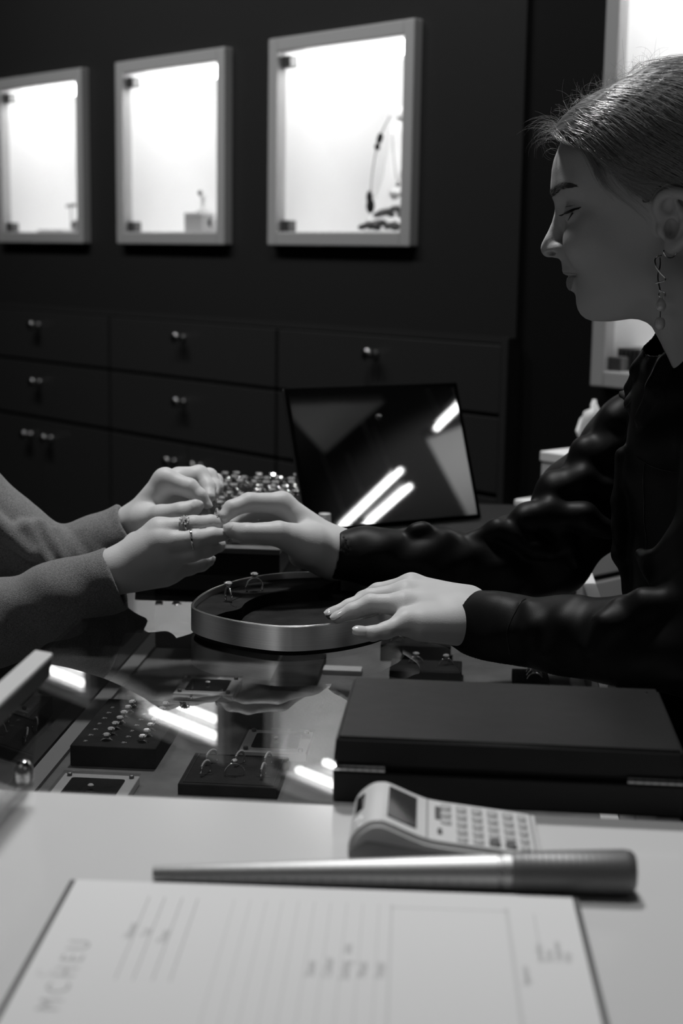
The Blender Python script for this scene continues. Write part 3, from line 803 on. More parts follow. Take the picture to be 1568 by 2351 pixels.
# --- tabletop mirror
yaw, tilt = math.radians(30), math.radians(21)
t = thing('tabletop_mirror', 'tilted frameless tabletop mirror showing ceiling tube lamps', 'mirror', (.100, 1.985, .95), yaw)
Mm = Matrix.Translation((.0, .045, .0)) @ Matrix.Rotation(-tilt, 4, 'X')
b = B(); box(b, -.140, .140, .001, .007, .004, .203, .001, 1, Mm); obj('backing', b, 'mirrorframe', t)
b = B()
P = [(-.140, .004), (.140, .004), (.140, .203), (-.140, .203)]
q = .006
vo = [b.verts.new(Mm @ Vector((x, .0001, z))) for x, z in P]; vi = [b.verts.new(Mm @ Vector((x + (q if x < 0 else -q), -.0003, z + (q if z < .1 else -q)))) for x, z in P]
for i in range(4): b.faces.new((vo[i], vo[(i + 1) % 4], vi[(i + 1) % 4], vi[i]))
b.faces.new(vi); obj('mirror_glass', b, 'mirror', t)
b = B(); tube(b, [(0, .10, .15), (0, .16, .004)], .004, 8); tube(b, [(-.06, .16, .004), (.06, .16, .004)], .004, 8); obj('easel_leg', b, 'clamp', t)
t = thing('ring_sizer', 'stack of pale ridged ring gauges beside the mirror', 'ring gauge', (-.022, 1.955, .95), .3)
for k in range(9):
    b = B(); lathe(b, [(.010 - .0003 * k, .0035 * k), (.0104 - .0003 * k, .0035 * k + .0012), (.010 - .0003 * k, .0035 * k + .0030)], 20); obj('gauge_ring', b, 'frame', t, smooth=True)

# --- white drawer cabinet and boxes at the right behind the woman
D = Vector((.7386, .674, 0)).normalized(); DA = math.atan2(D.y, D.x)
lamp('down_spot', 'SPOT', (1.0, 1.75, 2.66), 46, (.42, 2.30, .80), 0.08, spot_size=math.radians(24), spot_blend=0.6)  # unseen spot added to brighten the fronts of the drawer chest
CB = Vector((.322, 2.27, 0)); DN = Vector((-.674, .7386, 0)).normalized()
t = thing('drawer_chest', 'white drawer chest in the background behind the woman\'s arm', 'cabinet', CB, DA)
CW, CD = .22, .075
b = B(); box(b, 0, CW, 0, CD, .05, .925); obj('carcass', b, 'blackmat', t)
b = B(); box(b, -.003, CW + .003, -.006, CD, .925, .945, .003); obj('top_board', b, 'pot', t)
for k, (z0, z1) in enumerate(((.824, .921), (.58, .814), (.33, .570), (.08, .320))):
    b = B(); box(b, .003, CW - .003, -.018, 0, z0, z1, .002); obj('drawer', b, 'frame', t)
t = thing('carton', 'white carton with a lighter lid on the white drawer chest', 'box', CB + D * .029 + Vector((0, 0, .945)), DA)
b = B(); box(b, 0, .095, .004, .049, 0, .060, .002); obj('carton_body', b, 'frame', t)
b = B(); box(b, -.002, .097, .002, .051, .060, .076, .002); obj('lid', b, 'pot', t)
t = thing('paper_bag', 'crumpled white paper bag standing behind the woman\'s shoulder', 'bag', CB + D * .182 + DN * .034 + Vector((0, 0, .945)), DA)
b = B(); rows = []
for k in range(10):
    u = k / 9; rows.append([])
    for j in range(40):
        a = 2 * PI * j / 40
        r = .036 + .018 * u + .010 * u * math.sin(5 * a + 1.0) + .005 * u * math.sin(11 * a)
        z = .126 * u + (.022 * math.sin(4 * a + .6) + .008 * math.sin(9 * a)) * max(0, u - .6) * 2.5
        rows[-1].append(b.verts.new((r * math.cos(a) * 1.15, r * math.sin(a) * .62, z)))
for a, c in zip(rows, rows[1:]):
    for j in range(40): b.faces.new((a[j], a[(j + 1) % 40], c[(j + 1) % 40], c[j]))
b.faces.new(rows[0][::-1]); o = obj('bag_body', b, 'pot', t, smooth=True)
sd = o.modifiers.new('thickness', 'SOLIDIFY'); sd.thickness = .0012
# ================================================================== smooth bodies
YS = [1.0]
def at(u, v, Y):
    """the point on the sight line through photo pixel (u, v) at distance Y in front of the lens"""
    Y = Y * YS[0]
    k = _d + (u - 784.0) / FPX * _r - (v - 1175.5) / FPX * _u
    return EYE + k * (Y / k[1])
def zt(x, y, Y, z): return at(z[1] + x / z[0], z[2] + y / z[0], Y)

def smin(a, b, k):
    h = np.clip(0.5 + 0.5 * (b - a) / k, 0, 1)
    return b + (a - b) * h - k * h * (1 - h)
def smax(a, b, k): return -smin(-a, -b, k)
def cone(p, a, b, ra, rb):
    a = np.asarray(a, np.float32); b = np.asarray(b, np.float32)
    ba = b - a; pa = p - a
    h = np.clip(pa @ ba / max(float(ba @ ba), 1e-9), 0, 1)
    return np.sqrt(((pa - h[:, None] * ba) ** 2).sum(1)) - (ra + (rb - ra) * h)
def chain(p, pts, rs, k=.004):
    f = None
    for i in range(len(pts) - 1):
        g = cone(p, pts[i], pts[i + 1], rs[i], rs[i + 1])
        f = g if f is None else smin(f, g, k)
    return f
def ell(p, c, r):
    q = (p - np.asarray(c, np.float32)); r = np.asarray(r, np.float32)
    k0 = np.sqrt(((q / r) ** 2).sum(1)); k1 = np.sqrt(((q / (r * r)) ** 2).sum(1))
    return k0 * (k0 - 1.0) / np.maximum(k1, 1e-6)
def poly2(x, y, P):
    """signed distance to a closed outline in a plane, negative inside"""
    P = np.asarray(P, np.float32); n = len(P)
    d = np.full(x.shape, 1e9, np.float32); ins = np.zeros(x.shape, bool)
    for i in range(n):
        ax, ay = P[i - 1]; bx, by = P[i]
        ex, ey = bx - ax, by - ay; wx, wy = x - ax, y - ay
        h = np.clip((wx * ex + wy * ey) / max(ex * ex + ey * ey, 1e-12), 0, 1)
        d = np.minimum(d, (wx - ex * h) ** 2 + (wy - ey * h) ** 2)
        c = ((ay > y) != (by > y)) & (x < (bx - ax) * (y - ay) / (by - ay + 1e-12) + ax)
        ins ^= c
    d = np.sqrt(d); return np.where(ins, -d, d)

def sdf_arrays(fn, lo, hi, h, BS=8, slack=1.5):
    lo = np.asarray(lo, float); hi = np.asarray(hi, float)
    nb = np.ceil((hi - lo) / (h * BS)).astype(int)
    n = nb * BS
    bc = np.stack(np.meshgrid(*[(np.arange(k) + .5) * BS * h for k in nb], indexing='ij'), -1).reshape(-1, 3) + lo
    fb = fn(bc.astype(np.float32))
    F = np.repeat(np.repeat(np.repeat(np.where(fb > 0, 1.0, -1.0).reshape(nb).astype(np.float32), BS, 0), BS, 1), BS, 2)
    act = np.where(np.abs(fb) < BS * h * .87 * slack + .002)[0]
    off = np.stack(np.meshgrid(*[np.arange(BS)] * 3, indexing='ij'), -1).reshape(-1, 3)
    bi = np.stack(np.unravel_index(act, nb), -1) * BS
    for s in range(0, len(act), 400):
        ii = (bi[s:s + 400, None, :] + off[None]).reshape(-1, 3)
        F[ii[:, 0], ii[:, 1], ii[:, 2]] = fn((ii * h + lo).astype(np.float32))
    neg = F < 0
    c8 = [(i, j, k) for i in (0, 1) for j in (0, 1) for k in (0, 1)]
    sl = lambda A, o: A[o[0]:A.shape[0] - 1 + o[0], o[1]:A.shape[1] - 1 + o[1], o[2]:A.shape[2] - 1 + o[2]]
    cnt = sum(sl(neg, o).astype(np.int8) for o in c8)
    cell = np.argwhere((cnt > 0) & (cnt < 8))
    V = np.zeros((len(cell), 3)); W = np.zeros(len(cell))
    val = {o: F[cell[:, 0] + o[0], cell[:, 1] + o[1], cell[:, 2] + o[2]] for o in c8}
    for a in c8:
        for ax in range(3):
            if a[ax] == 1: continue
            b_ = list(a); b_[ax] = 1; b_ = tuple(b_)
            fa, fb_ = val[a], val[b_]; m = (fa < 0) != (fb_ < 0)
            t = np.where(m, fa / np.where(m, fa - fb_, 1), 0)
            pt = np.tile(np.array(a, float), (len(cell), 1)); pt[:, ax] += t
            V[m] += pt[m]; W[m] += 1
    V = (V / W[:, None] + cell) * h + lo
    idx = -np.ones(tuple(np.array(F.shape) - 1), np.int64); idx[cell[:, 0], cell[:, 1], cell[:, 2]] = np.arange(len(cell))
    Q = []
    for ax in range(3):
        o1, o2 = [(1, 2), (2, 0), (0, 1)][ax]
        A = [slice(None)] * 3; Bq = [slice(None)] * 3; A[ax] = slice(0, -1); Bq[ax] = slice(1, None)
        n0, n1 = neg[tuple(A)], neg[tuple(Bq)]
        for flip, m in ((False, n0 & ~n1), (True, ~n0 & n1)):
            e = np.argwhere(m)
            e = e[(e[:, o1] > 0) & (e[:, o2] > 0) & (e[:, o1] < F.shape[o1] - 1) & (e[:, o2] < F.shape[o2] - 1)]
            if not len(e): continue
            def g(d1, d2):
                c = e.copy(); c[:, o1] -= d1; c[:, o2] -= d2
                return idx[c[:, 0], c[:, 1], c[:, 2]]
            q = np.stack([g(1, 1), g(0, 1), g(0, 0), g(1, 0)], 1)
            Q.append(q[:, ::-1] if flip else q)
    Q = np.concatenate(Q) if Q else np.zeros((0, 4), int)
    Q = Q[(Q >= 0).all(1)]
    return V, Q

def mesh_arrays(name, parts):
    vs_, fs_, o = [], [], 0
    for V, Q in parts:
        vs_.append(V); fs_.append(Q + o); o += len(V)
    V = np.concatenate(vs_); Q = np.concatenate(fs_)
    me = bpy.data.meshes.new(name)
    me.vertices.add(len(V)); me.vertices.foreach_set('co', V.astype(np.float32).ravel())
    me.loops.add(len(Q) * 4); me.loops.foreach_set('vertex_index', Q.astype(np.int32).ravel())
    me.polygons.add(len(Q)); me.polygons.foreach_set('loop_start', np.arange(0, len(Q) * 4, 4, dtype=np.int32))
    me.update(calc_edges=True); me.validate()
    me.polygons.foreach_set('use_smooth', np.ones(len(me.polygons), bool))
    return me

def project(fn, P, it=6):
    P = np.asarray(P, np.float32).copy(); e = 4e-4
    for _ in range(it):
        f = fn(P); g = np.stack([fn(P + np.eye(3, dtype=np.float32)[i] * e) - f for i in range(3)], 1) / e
        g /= np.maximum(np.linalg.norm(g, axis=1, keepdims=True), 1e-6)
        P -= g * f[:, None]
    return P, g

def many_tubes(strands, n=3):
    """strands: list of (points array, radius array) -> one mesh of thin tapered bars"""
    V, Q, o = [], [], 0
    for P, R in strands:
        P = np.asarray(P, float); k = len(P); R = np.broadcast_to(np.asarray(R, float), (k,))
        T = np.gradient(P, axis=0); T /= np.maximum(np.linalg.norm(T, axis=1, keepdims=True), 1e-9)
        ref = np.array([.31, .83, .46]); u = np.cross(T, ref); u /= np.maximum(np.linalg.norm(u, axis=1, keepdims=True), 1e-9); w = np.cross(T, u)
        a = np.arange(n) * 2 * PI / n
        ring = P[:, None] + (u[:, None] * np.cos(a)[None, :, None] + w[:, None] * np.sin(a)[None, :, None]) * R[:, None, None]
        V.append(ring.reshape(-1, 3))
        i, j = np.meshgrid(np.arange(k - 1), np.arange(n), indexing='ij'); i = i.ravel(); j = j.ravel()
        Q.append(np.stack([i * n + j, i * n + (j + 1) % n, (i + 1) * n + (j + 1) % n, (i + 1) * n + j], 1) + o); o += k * n
    return np.concatenate(V), np.concatenate(Q)

def bounds(pts, pad):
    P = np.array(pts); return P.min(0) - pad, P.max(0) + pad

def hand_sdf(palm, fingers, kp=.016, kf=.0015, kj=.007, extra=()):
    """palm: list of (a, b, ra, rb); fingers: list of (points, radii)"""
    def fn(p):
        f = None
        for a, b, ra, rb in palm:
            g = cone(p, a, b, ra, rb); f = g if f is None else smin(f, g, kp)
        d = None
        for pts, rs in fingers:
            g = chain(p, pts, rs, .0035); d = g if d is None else smin(d, g, kf)
        f = smin(f, d, kj)
        for kind, g, k in extra:
            f = smax(f, -g(p), k) if kind == 'cut' else smin(f, g(p), k)
        return f
    return fn

def nail_mesh(fn, tip, back, width, up, length=.0105, over=.0025):
    """a curved nail laid on the finger end; up points out of the nail"""
    tip = np.asarray(tip); ax = tip - np.asarray(back); ax /= np.linalg.norm(ax)
    up = np.asarray(up, float); up -= ax * (up @ ax); up /= np.linalg.norm(up); sd = np.cross(ax, up)
    nu, nv = 9, 9; G = []
    for i in range(nu):
        s = -length + (length + over) * i / (nu - 1)
        wv = width * (0.80 + .2 * math.sin(min(1, (i + 1.2) / 4) * PI / 2)) * (1.0 if i < nu - 3 else [.93, .74, .42][i - nu + 3])
        for j in range(nv):
            q = (j / (nv - 1) - .5) * 2
            G.append(tip + ax * s + sd * (q * wv) + up * .010)
    G = np.array(G, np.float32)
    # drop onto the finger along -up
    f0 = np.zeros(len(G)); P = G.copy()
    for _ in range(24):
        f = fn(P); P -= (up * np.clip(f, 0, .003)[:, None] * .8).astype(np.float32)
        low = ((G - P) @ up) > .0135
        P[low] = (G - up * .0135)[low]
    P = P.reshape(nu, nv, 3)
    for i in range(nu):
        mid = P[i, nv // 2].copy(); hgt = (P[nu // 2 - 1, nv // 2] @ up)
        for j in range(nv):
            q = (j / (nv - 1) - .5) * 2
            target = (mid @ up) - q * q * width * .42
            P[i, j] += up * (target - P[i, j] @ up)
        if i >= nu - 3:
            dz = (P[nu - 4, nv // 2] @ up) - .0004 * (i - nu + 4) - mid @ up
            P[i] += up * dz
    P += (up * .00035).astype(np.float32)
    Q = [[i * nv + j, i * nv + j + 1, (i + 1) * nv + j + 1, (i + 1) * nv + j] for i in range(nu - 1) for j in range(nv - 1)]
    return P.reshape(-1, 3), np.array(Q)

def grown(d, palm, k):
    return {n: (p, tuple(r * k for r in rs)) for n, (p, rs) in d.items()}, [(a, b, ra * k, rb * k) for a, b, ra, rb in palm]
Z2 = (2.613, 250, 1030); Z4 = (4.48, 450, 1060); Z8 = (3.92, 700, 1320)
CAMV = lambda p: (EYE - np.asarray(p)) / np.linalg.norm(EYE - np.asarray(p))
UPZ = np.array([0, 0, 1.0])
H = 0.0011

# ------------------------------------------------------------------ the customer
def ch(z, *q): return [zt(x, y, Y, z) for x, y, Y in q]
YS[0] = 1.095
cn_w = zt(30, 740, 1.372, Z2)
cn = dict(
    index=(ch(Z2, (300, 492, 1.388), (505, 458, 1.392), (612, 447, 1.402), (672, 450, 1.408)), (.0115, .0088, .0077, .0064)),
    middle=(ch(Z2, (300, 568, 1.378), (512, 545, 1.380), (622, 522, 1.390), (692, 516, 1.398)), (.0115, .0090, .0076, .0062)),
    ring=(ch(Z2, (335, 650, 1.380), (500, 624, 1.383), (585, 606, 1.390), (628, 598, 1.395)), (.0106, .0086, .0076, .0064)),
    little=(ch(Z2, (370, 735, 1.390), (482, 712, 1.398), (556, 694, 1.404), (600, 674, 1.410)), (.0096, .0075, .0066, .0054)),
    thumb=(ch(Z2, (180, 600, 1.410), (350, 565, 1.445), (540, 562, 1.475), (655, 578, 1.485)), (.016, .012, .0100, .0080)))
cn_palm = [(cn_w + np.array([0, .004, .007]), cn['index'][0][0], .0138, .0122), (cn_w + np.array([0, .0, .003]), cn['middle'][0][0], .0145, .0128),
           (cn_w + np.array([0, .003, -.003]), cn['ring'][0][0], .0145, .0120), (cn_w + np.array([0, .006, -.007]), cn['little'][0][0], .0135, .0110),
           (cn_w + np.array([0, .012, 0]), cn['thumb'][0][0], .0130, .0155), (zt(150, 765, 1.385, Z2), zt(330, 760, 1.40, Z2), .0125, .0112),
           (cn_w + np.array([0, .004, 0]), at(150, 1372, 1.376), .0165, .0185)]
CN_END = at(150, 1372, 1.376)
cn, cn_palm = grown(cn, cn_palm, 1.08)
f_cn = hand_sdf(cn_palm, list(cn.values()), kp=.013)
YS[0] = 1.075
cf_w = zt(150, 468, 1.505, Z2)
cf = dict(
    index=(ch(Z2, (338, 192, 1.508), (482, 236, 1.500), (547, 288, 1.497), (586, 332, 1.496)), (.0122, .0096, .0078, .0050)),
    middle=(ch(Z2, (420, 185, 1.530), (540, 160, 1.542), (592, 232, 1.530), (600, 288, 1.518)), (.0110, .0104, .0085, .0066)),
    ring=(ch(Z2, (470, 190, 1.550), (598, 172, 1.562), (628, 232, 1.552), (622, 270, 1.540)), (.0105, .0096, .0080, .0064)),
    little=(ch(Z2, (510, 205, 1.568), (638, 196, 1.578), (646, 232, 1.570), (632, 262, 1.560)), (.0095, .0082, .0070, .0056)),
    thumb=(ch(Z2, (205, 440, 1.492), (312, 408, 1.478), (432, 383, 1.472), (518, 350, 1.476)), (.0155, .0118, .0100, .0078)))
cf_palm = [(cf_w + np.array([0, 0, .004]), cf['index'][0][0], .0155, .0122), (cf_w + np.array([0, .012, .004]), cf['middle'][0][0], .0150, .0120),
           (cf_w + np.array([0, .022, 0]), cf['ring'][0][0], .0150, .0115), (cf_w + np.array([0, .028, -.003]), cf['little'][0][0], .014, .0105),
           (cf_w, cf['thumb'][0][0], .0155, .0160), (cf_w + np.array([0, .01, 0]), at(200, 1262, 1.505), .0180, .020)]
CF_END = at(200, 1262, 1.505)
cf, cf_palm = grown(cf, cf_palm, 1.07)
f_cf = hand_sdf(cf_palm, list(cf.values()), kp=.013)
def allpts(d, extra): return [p for q in d.values() for p in q[0]] + list(extra)
cust_parts = []
for fn, d, ex in ((f_cn, cn, [cn_w, CN_END, cn_w + np.array([0, 0, -.03])]), (f_cf, cf, [cf_w, CF_END])):
    lo, hi = bounds(allpts(d, ex), .03)
    cust_parts.append(sdf_arrays(fn, lo, hi, H))
t = thing('person', 'person at the left in a grey wool sweater, holding out ringed fingers', 'person', at(-330, 1500, 1.40) * np.array([1, 1, 0]) )
cust = t
def wpart(name, parts, m, parent):
    base = np.array(parent.location)
    o = obj(name, mesh_arrays(name, [(V - base, Q) for V, Q in parts]), m, parent)
    return o
wpart('body', cust_parts, 'skin', cust)

# sweater: both sleeves and the torso outside the picture
def sleeve_cut(p, c, n): return -((p - np.asarray(c, np.float32)) @ np.asarray(n, np.float32))
YS[0] = 1.095
sn = [at(270, 1328, 1.380), at(140, 1375, 1.380), at(0, 1428, 1.388), at(-230, 1500, 1.38)]
YS[0] = 1.075
sf = [at(303, 1222, 1.507), at(215, 1268, 1.505), at(110, 1300, 1.505), at(10, 1240, 1.51), at(-200, 1080, 1.50)]
SFOLD = [(at(*a), at(*c), r) for a, c, r in (((58, 1215, 1.470), (110, 1290, 1.462), .010), ((92, 1208, 1.480), (150, 1285, 1.466), .009), ((130, 1222, 1.484), (185, 1280, 1.470), .007), ((-20, 1190, 1.464), (70, 1270, 1.458), .010), ((190, 1225, 1.486), (225, 1270, 1.474), .005))]
YS[0] = 1.085
ST = [at(-230, 1500, 1.29), at(-420, 1150, 1.27), at(-470, 1250, 1.42)]
YS[0] = 1.0
ax_n = sn[0] - sn[1]; ax_n = ax_n / np.linalg.norm(ax_n); in_n = ax_n.copy() ; ax_n = (ax_n + np.array([-.0, .10, .0])); ax_n /= np.linalg.norm(ax_n)
ax_f = sf[0] - sf[1]; ax_f = ax_f / np.linalg.norm(ax_f)
def sweater(p):
    wob = .0010 * np.sin(p[:, 0] * 95 + p[:, 2] * 60) * np.sin(p[:, 2] * 80 + p[:, 1] * 40)
    a = chain(p, sn, (.0345, .0360, .0410, .054), .02)
    a = smax(a, -sleeve_cut(p, sn[0], ax_n), .003)
    a = smax(a, -cone(p, sn[0] - in_n * .014, sn[0] + in_n * .03, .0288, .0290), .002)
    b_ = chain(p, sf, (.0345, .0350, .0388, .0472, .066), .02)
    for q0, q1, rr in SFOLD: b_ = smin(b_, cone(p, q0, q1, rr, rr * .8), .009)
    b_ = smax(b_, -sleeve_cut(p, sf[0], ax_f), .003)
    b_ = smax(b_, -cone(p, sf[0] - ax_f * .014, sf[0] + ax_f * .03, .0288, .0290), .002)
    tr = chain(p, ST[:2], (.048, .068), .02)
    tr = smin(tr, ell(p, ST[2], (.10, .19, .30)), .05)
    return np.minimum(smin(a, tr, .03), smin(b_, tr, .03)) + wob
lo, hi = bounds([sn[0], sf[0], ST[2] + np.array([-.11, -.2, -.31]), ST[2] + np.array([.1, .2, .31])], .035)
lo[2] = max(lo[2], .70)
V, Q = sdf_arrays(sweater, lo, hi, .0021)
over = (V[:, 0] > -.262) & (V[:, 2] < .9515); V[over, 2] = .9515
wpart('sweater', [(V, Q)], 'wool', cust)
def add_nails(fn, d, spec, parent, w=.0052):
    for k, up, ww, ln in spec:
        pts = d[k][0]; ax = pts[-1] - pts[-2]; ax /= np.linalg.norm(ax)
        tip = pts[-1] + ax * (d[k][1][-1] * .75)
        wpart('fingernail', [nail_mesh(fn, tip, pts[-2], ww, up, ln)], 'nail', parent)
add_nails(f_cn, cn, [('index', (0, -.75, .66), .0050, .009), ('middle', (.1, -.8, .6), .0050, .009), ('ring', (.25, -.85, .45), .0046, .008), ('little', (.3, -.8, .5), .0040, .008)], cust)
add_nails(f_cf, cf, [('index', (.6, -.5, .62), .0046, .0095), ('thumb', (.1, -.97, .2), .0062, .0100)], cust)

def worn_ring(p, ax, R, label, kind, group=None):
    """a ring round a finger: p on the finger axis, ax along the finger"""
    q = Vector(ax).normalized()
    out = Vector(CAMV(p)) * .8 + Vector((0, 0, .6)); out = (out - q * out.dot(q)).normalized()
    Mx = Matrix((q.cross(out), q, out)).transposed().to_4x4()   # local y along the finger, z out of the back
    t = thing('ring', label, 'ring', p); 
    b = B(); tube(b, [(R * math.sin(a), 0, R * math.cos(a)) for a in np.linspace(0, 2 * PI, 32, endpoint=False)], .0011 if kind == 'halo' else .0014, 8, closed=True)
    for v in b.verts: v.co = Mx @ v.co
    obj('band', b, 'silver', t, smooth=True)
    if kind == 'halo':
        b = B(); lathe(b, [(.001, R), (.0032, R + .0022), (.0034, R + .003), (.002, R + .0042)], 8)
        for v in b.verts: v.co = Mx @ v.co
        obj('stone', b, 'gem', t)
        for k in range(10):
            a = k * 2 * PI / 10
            b = B(); lathe(b, [(.0006, -.001), (.0012, 0), (.0007, .0010)], 6, Matrix.Translation((.0046 * math.cos(a), .0046 * math.sin(a), R + .0018)))
            for v in b.verts: v.co = Mx @ v.co
            obj('side_stone', b, 'gem', t)
    if kind == 'row':
        for k in range(7):
            a = (k - 3) * .24
            b = B(); sphere(b, (R * math.sin(a) * 1.1, 0, R * math.cos(a) * 1.1), .0013, 6, 5)
            for v in b.verts: v.co = Mx @ v.co
            obj('stone', b, 'gem', t)
    return t
i0, i1 = cn['index'][0][:2]; m0, m1 = cn['middle'][0][:2]
worn_ring(i0 + (i1 - i0) * .78, i1 - i0, .0107, 'cluster stone ring worn on the topmost finger of the near hand', 'halo')
worn_ring(m0 + (m1 - m0) * .94, m1 - m0, .0106, 'plain silver band worn on the second finger of the near hand', 'plain')

# ------------------------------------------------------------------ the saleswoman: hands
wl_w = zt(1450, 355, 1.385, Z8)
wlh = dict(
    index=(ch(Z8, (960, 95, 1.425), (655, 150, 1.430), (520, 215, 1.432), (440, 270, 1.432)), (.0108, .0082, .0072, .0060)),
    middle=(ch(Z8, (905, 165, 1.402), (580, 205, 1.402), (400, 285, 1.396), (235, 350, 1.390)), (.0110, .0082, .0070, .0056)),
    ring=(ch(Z8, (885, 265, 1.376), (590, 258, 1.376), (425, 325, 1.372), (295, 382, 1.370)), (.0108, .0086, .0072, .0058)),
    little=(ch(Z8, (905, 425, 1.352), (730, 500, 1.338), (610, 528, 1.333), (480, 515, 1.330)), (.0098, .0076, .0068, .0056)),
    thumb=(ch(Z8, (1200, 330, 1.435), (1020, 350, 1.455), (860, 380, 1.460), (760, 400, 1.46)), (.015, .011, .009, .0075)))
wlh_palm = [(zt(1450, 270, 1.415, Z8), wlh['index'][0][0], .0175, .0115), (zt(1450, 300, 1.400, Z8), wlh['middle'][0][0], .0185, .0115),
            (zt(1440, 370, 1.385, Z8), wlh['ring'][0][0], .0190, .0115), (zt(1420, 450, 1.368, Z8), wlh['little'][0][0], .0160, .0108),
            (zt(1400, 330, 1.42, Z8), wlh['thumb'][0][0], .016, .015), (zt(1440, 350, 1.388, Z8), at(1150, 1438, 1.365), .0225, .022), (zt(1330, 480, 1.365, Z8), zt(1050, 470, 1.355, Z8), .0115, .0105)]
f_wl = hand_sdf(wlh_palm, list(wlh.values()))
YS[0] = 1.063
wrh = dict(
    index=(ch(Z4, (888, 432, 1.478), (545, 418, 1.466), (368, 482, 1.456), (292, 565, 1.450)), (.0112, .0094, .0082, .0066)),
    middle=(ch(Z4, (890, 480, 1.500), (575, 500, 1.496), (430, 570, 1.482), (350, 640, 1.470)), (.0112, .0092, .0080, .0066)),
    ring=(ch(Z4, (900, 560, 1.518), (660, 565, 1.520), (540, 630, 1.505), (460, 670, 1.492)), (.0108, .0088, .0076, .0062)),
    little=(ch(Z4, (950, 650, 1.532), (770, 660, 1.536), (680, 700, 1.525), (620, 720, 1.515)), (.0098, .0076, .0066, .0056)),
    thumb=(ch(Z4, (1170, 850, 1.448), (850, 742, 1.432), (520, 735, 1.426), (375, 702, 1.434)), (.0200, .0122, .0095, .0078)))
wrh_palm = [(zt(1430, 870, 1.470, Z4), wrh['index'][0][0], .0140, .0112), (zt(1430, 900, 1.480, Z4), wrh['middle'][0][0], .0165, .0115),
            (zt(1430, 940, 1.490, Z4), wrh['ring'][0][0], .0165, .0115), (zt(1430, 980, 1.492, Z4), wrh['little'][0][0], .0160, .0110),
            (zt(1430, 960, 1.462, Z4), wrh['thumb'][0][0], .0190, .0200), (zt(1420, 1040, 1.465, Z4), zt(1080, 960, 1.470, Z4), .0115, .0125),
            (zt(1410, 940, 1.470, Z4), at(860, 1278, 1.478), .0210, .0215)]
WR_END = at(860, 1278, 1.478)
YS[0] = 1.0
wrh, wrh_palm = grown(wrh, wrh_palm, 1.063)
f_wr = hand_sdf(wrh_palm, list(wrh.values()))
wom = thing('person', 'woman in a black satin blouse at right, looking down, fair hair swept back', 'person', (.40, 1.43, 0))
wparts = []
for fn, d, ex in ((f_wl, wlh, [wl_w, at(1150, 1438, 1.365)]), (f_wr, wrh, [WR_END])):
    lo, hi = bounds(allpts(d, ex), .03); wparts.append(sdf_arrays(fn, lo, hi, H))

# ------------------------------------------------------------------ the saleswoman: head
HO = np.array([0.2994, 1.42, 1.3491]); HF = np.array([-.98543, .17007, 0]); HL = np.array([-.17007, -.98543, 0])
HR = np.stack([HF, UPZ, HL], 1).astype(np.float32)        # columns: forward, up, towards the lens
def hl(p): return (p - HO.astype(np.float32)) @ HR
def hw(q): return HO + np.asarray(q) @ HR.T.astype(float)
PRO = [(0.0956, 0.0936), (0.1010, 0.0780), (0.1045, 0.0680), (0.1077, 0.0590), (0.1093, 0.0493), (0.1098, 0.0363), (0.1095, 0.0284), (0.1077, 0.0241), (0.106, 0.0205), (0.1052, 0.0154), (0.1055, 0.0111), (0.1073, 0.0031), (0.1107, -0.0057), (0.1148, -0.0142), (0.117, -0.0189), (0.1174, -0.0226), (0.1162, -0.0262), (0.1142, -0.0287), (0.1112, -0.03), (0.1053, -0.0303), (0.1006, -0.0305), (0.0988, -0.0315), (0.0972, -0.0336), (0.0965, -0.0376), (0.0959, -0.0409), (0.0962, -0.0423), (0.0945, -0.0445), (0.0907, -0.0466), (0.091, -0.0496), (0.0915, -0.053), (0.0909, -0.0566), (0.0891, -0.0593), (0.0864, -0.0607), (0.0837, -0.0619), (0.0821, -0.0649), (0.0814, -0.0719), (0.0799, -0.077), (0.0767, -0.0822), (0.0722, -0.0857), (0.0662, -0.0875), (0.0574, -0.0878), (0.0486, -0.0874), (0.0399, -0.0859), (0.0312, -0.0844), (0.0239, -0.0848), (0.0165, -0.0877), (0.0112, -0.092), (0.0065, -0.0997), (0.0009, -0.1092), (-.012, -.135), (-.02, -.17), (-.02, -.26), (-.2, -.26), (-.2, .16), (.02, .16), (.08, .12)]
EARP = catmull([(.0085, .004, .0665), (.0135, .014, .0705), (.0105, .0235, .0740), (.0020, .0275, .0770), (-.0095, .0255, .0800), (-.0185, .0165, .0825), (-.0205, .004, .0825), (-.0160, -.0075, .0800), (-.0090, -.0150, .0770), (-.0035, -.0195, .0745)], 3, closed=False)
ANTI = [(-.0020, .0185, .0745), (-.0085, .0100, .0765), (-.0105, .0010, .0765), (-.0065, -.0075, .0750), (.0015, -.0110, .0730)]
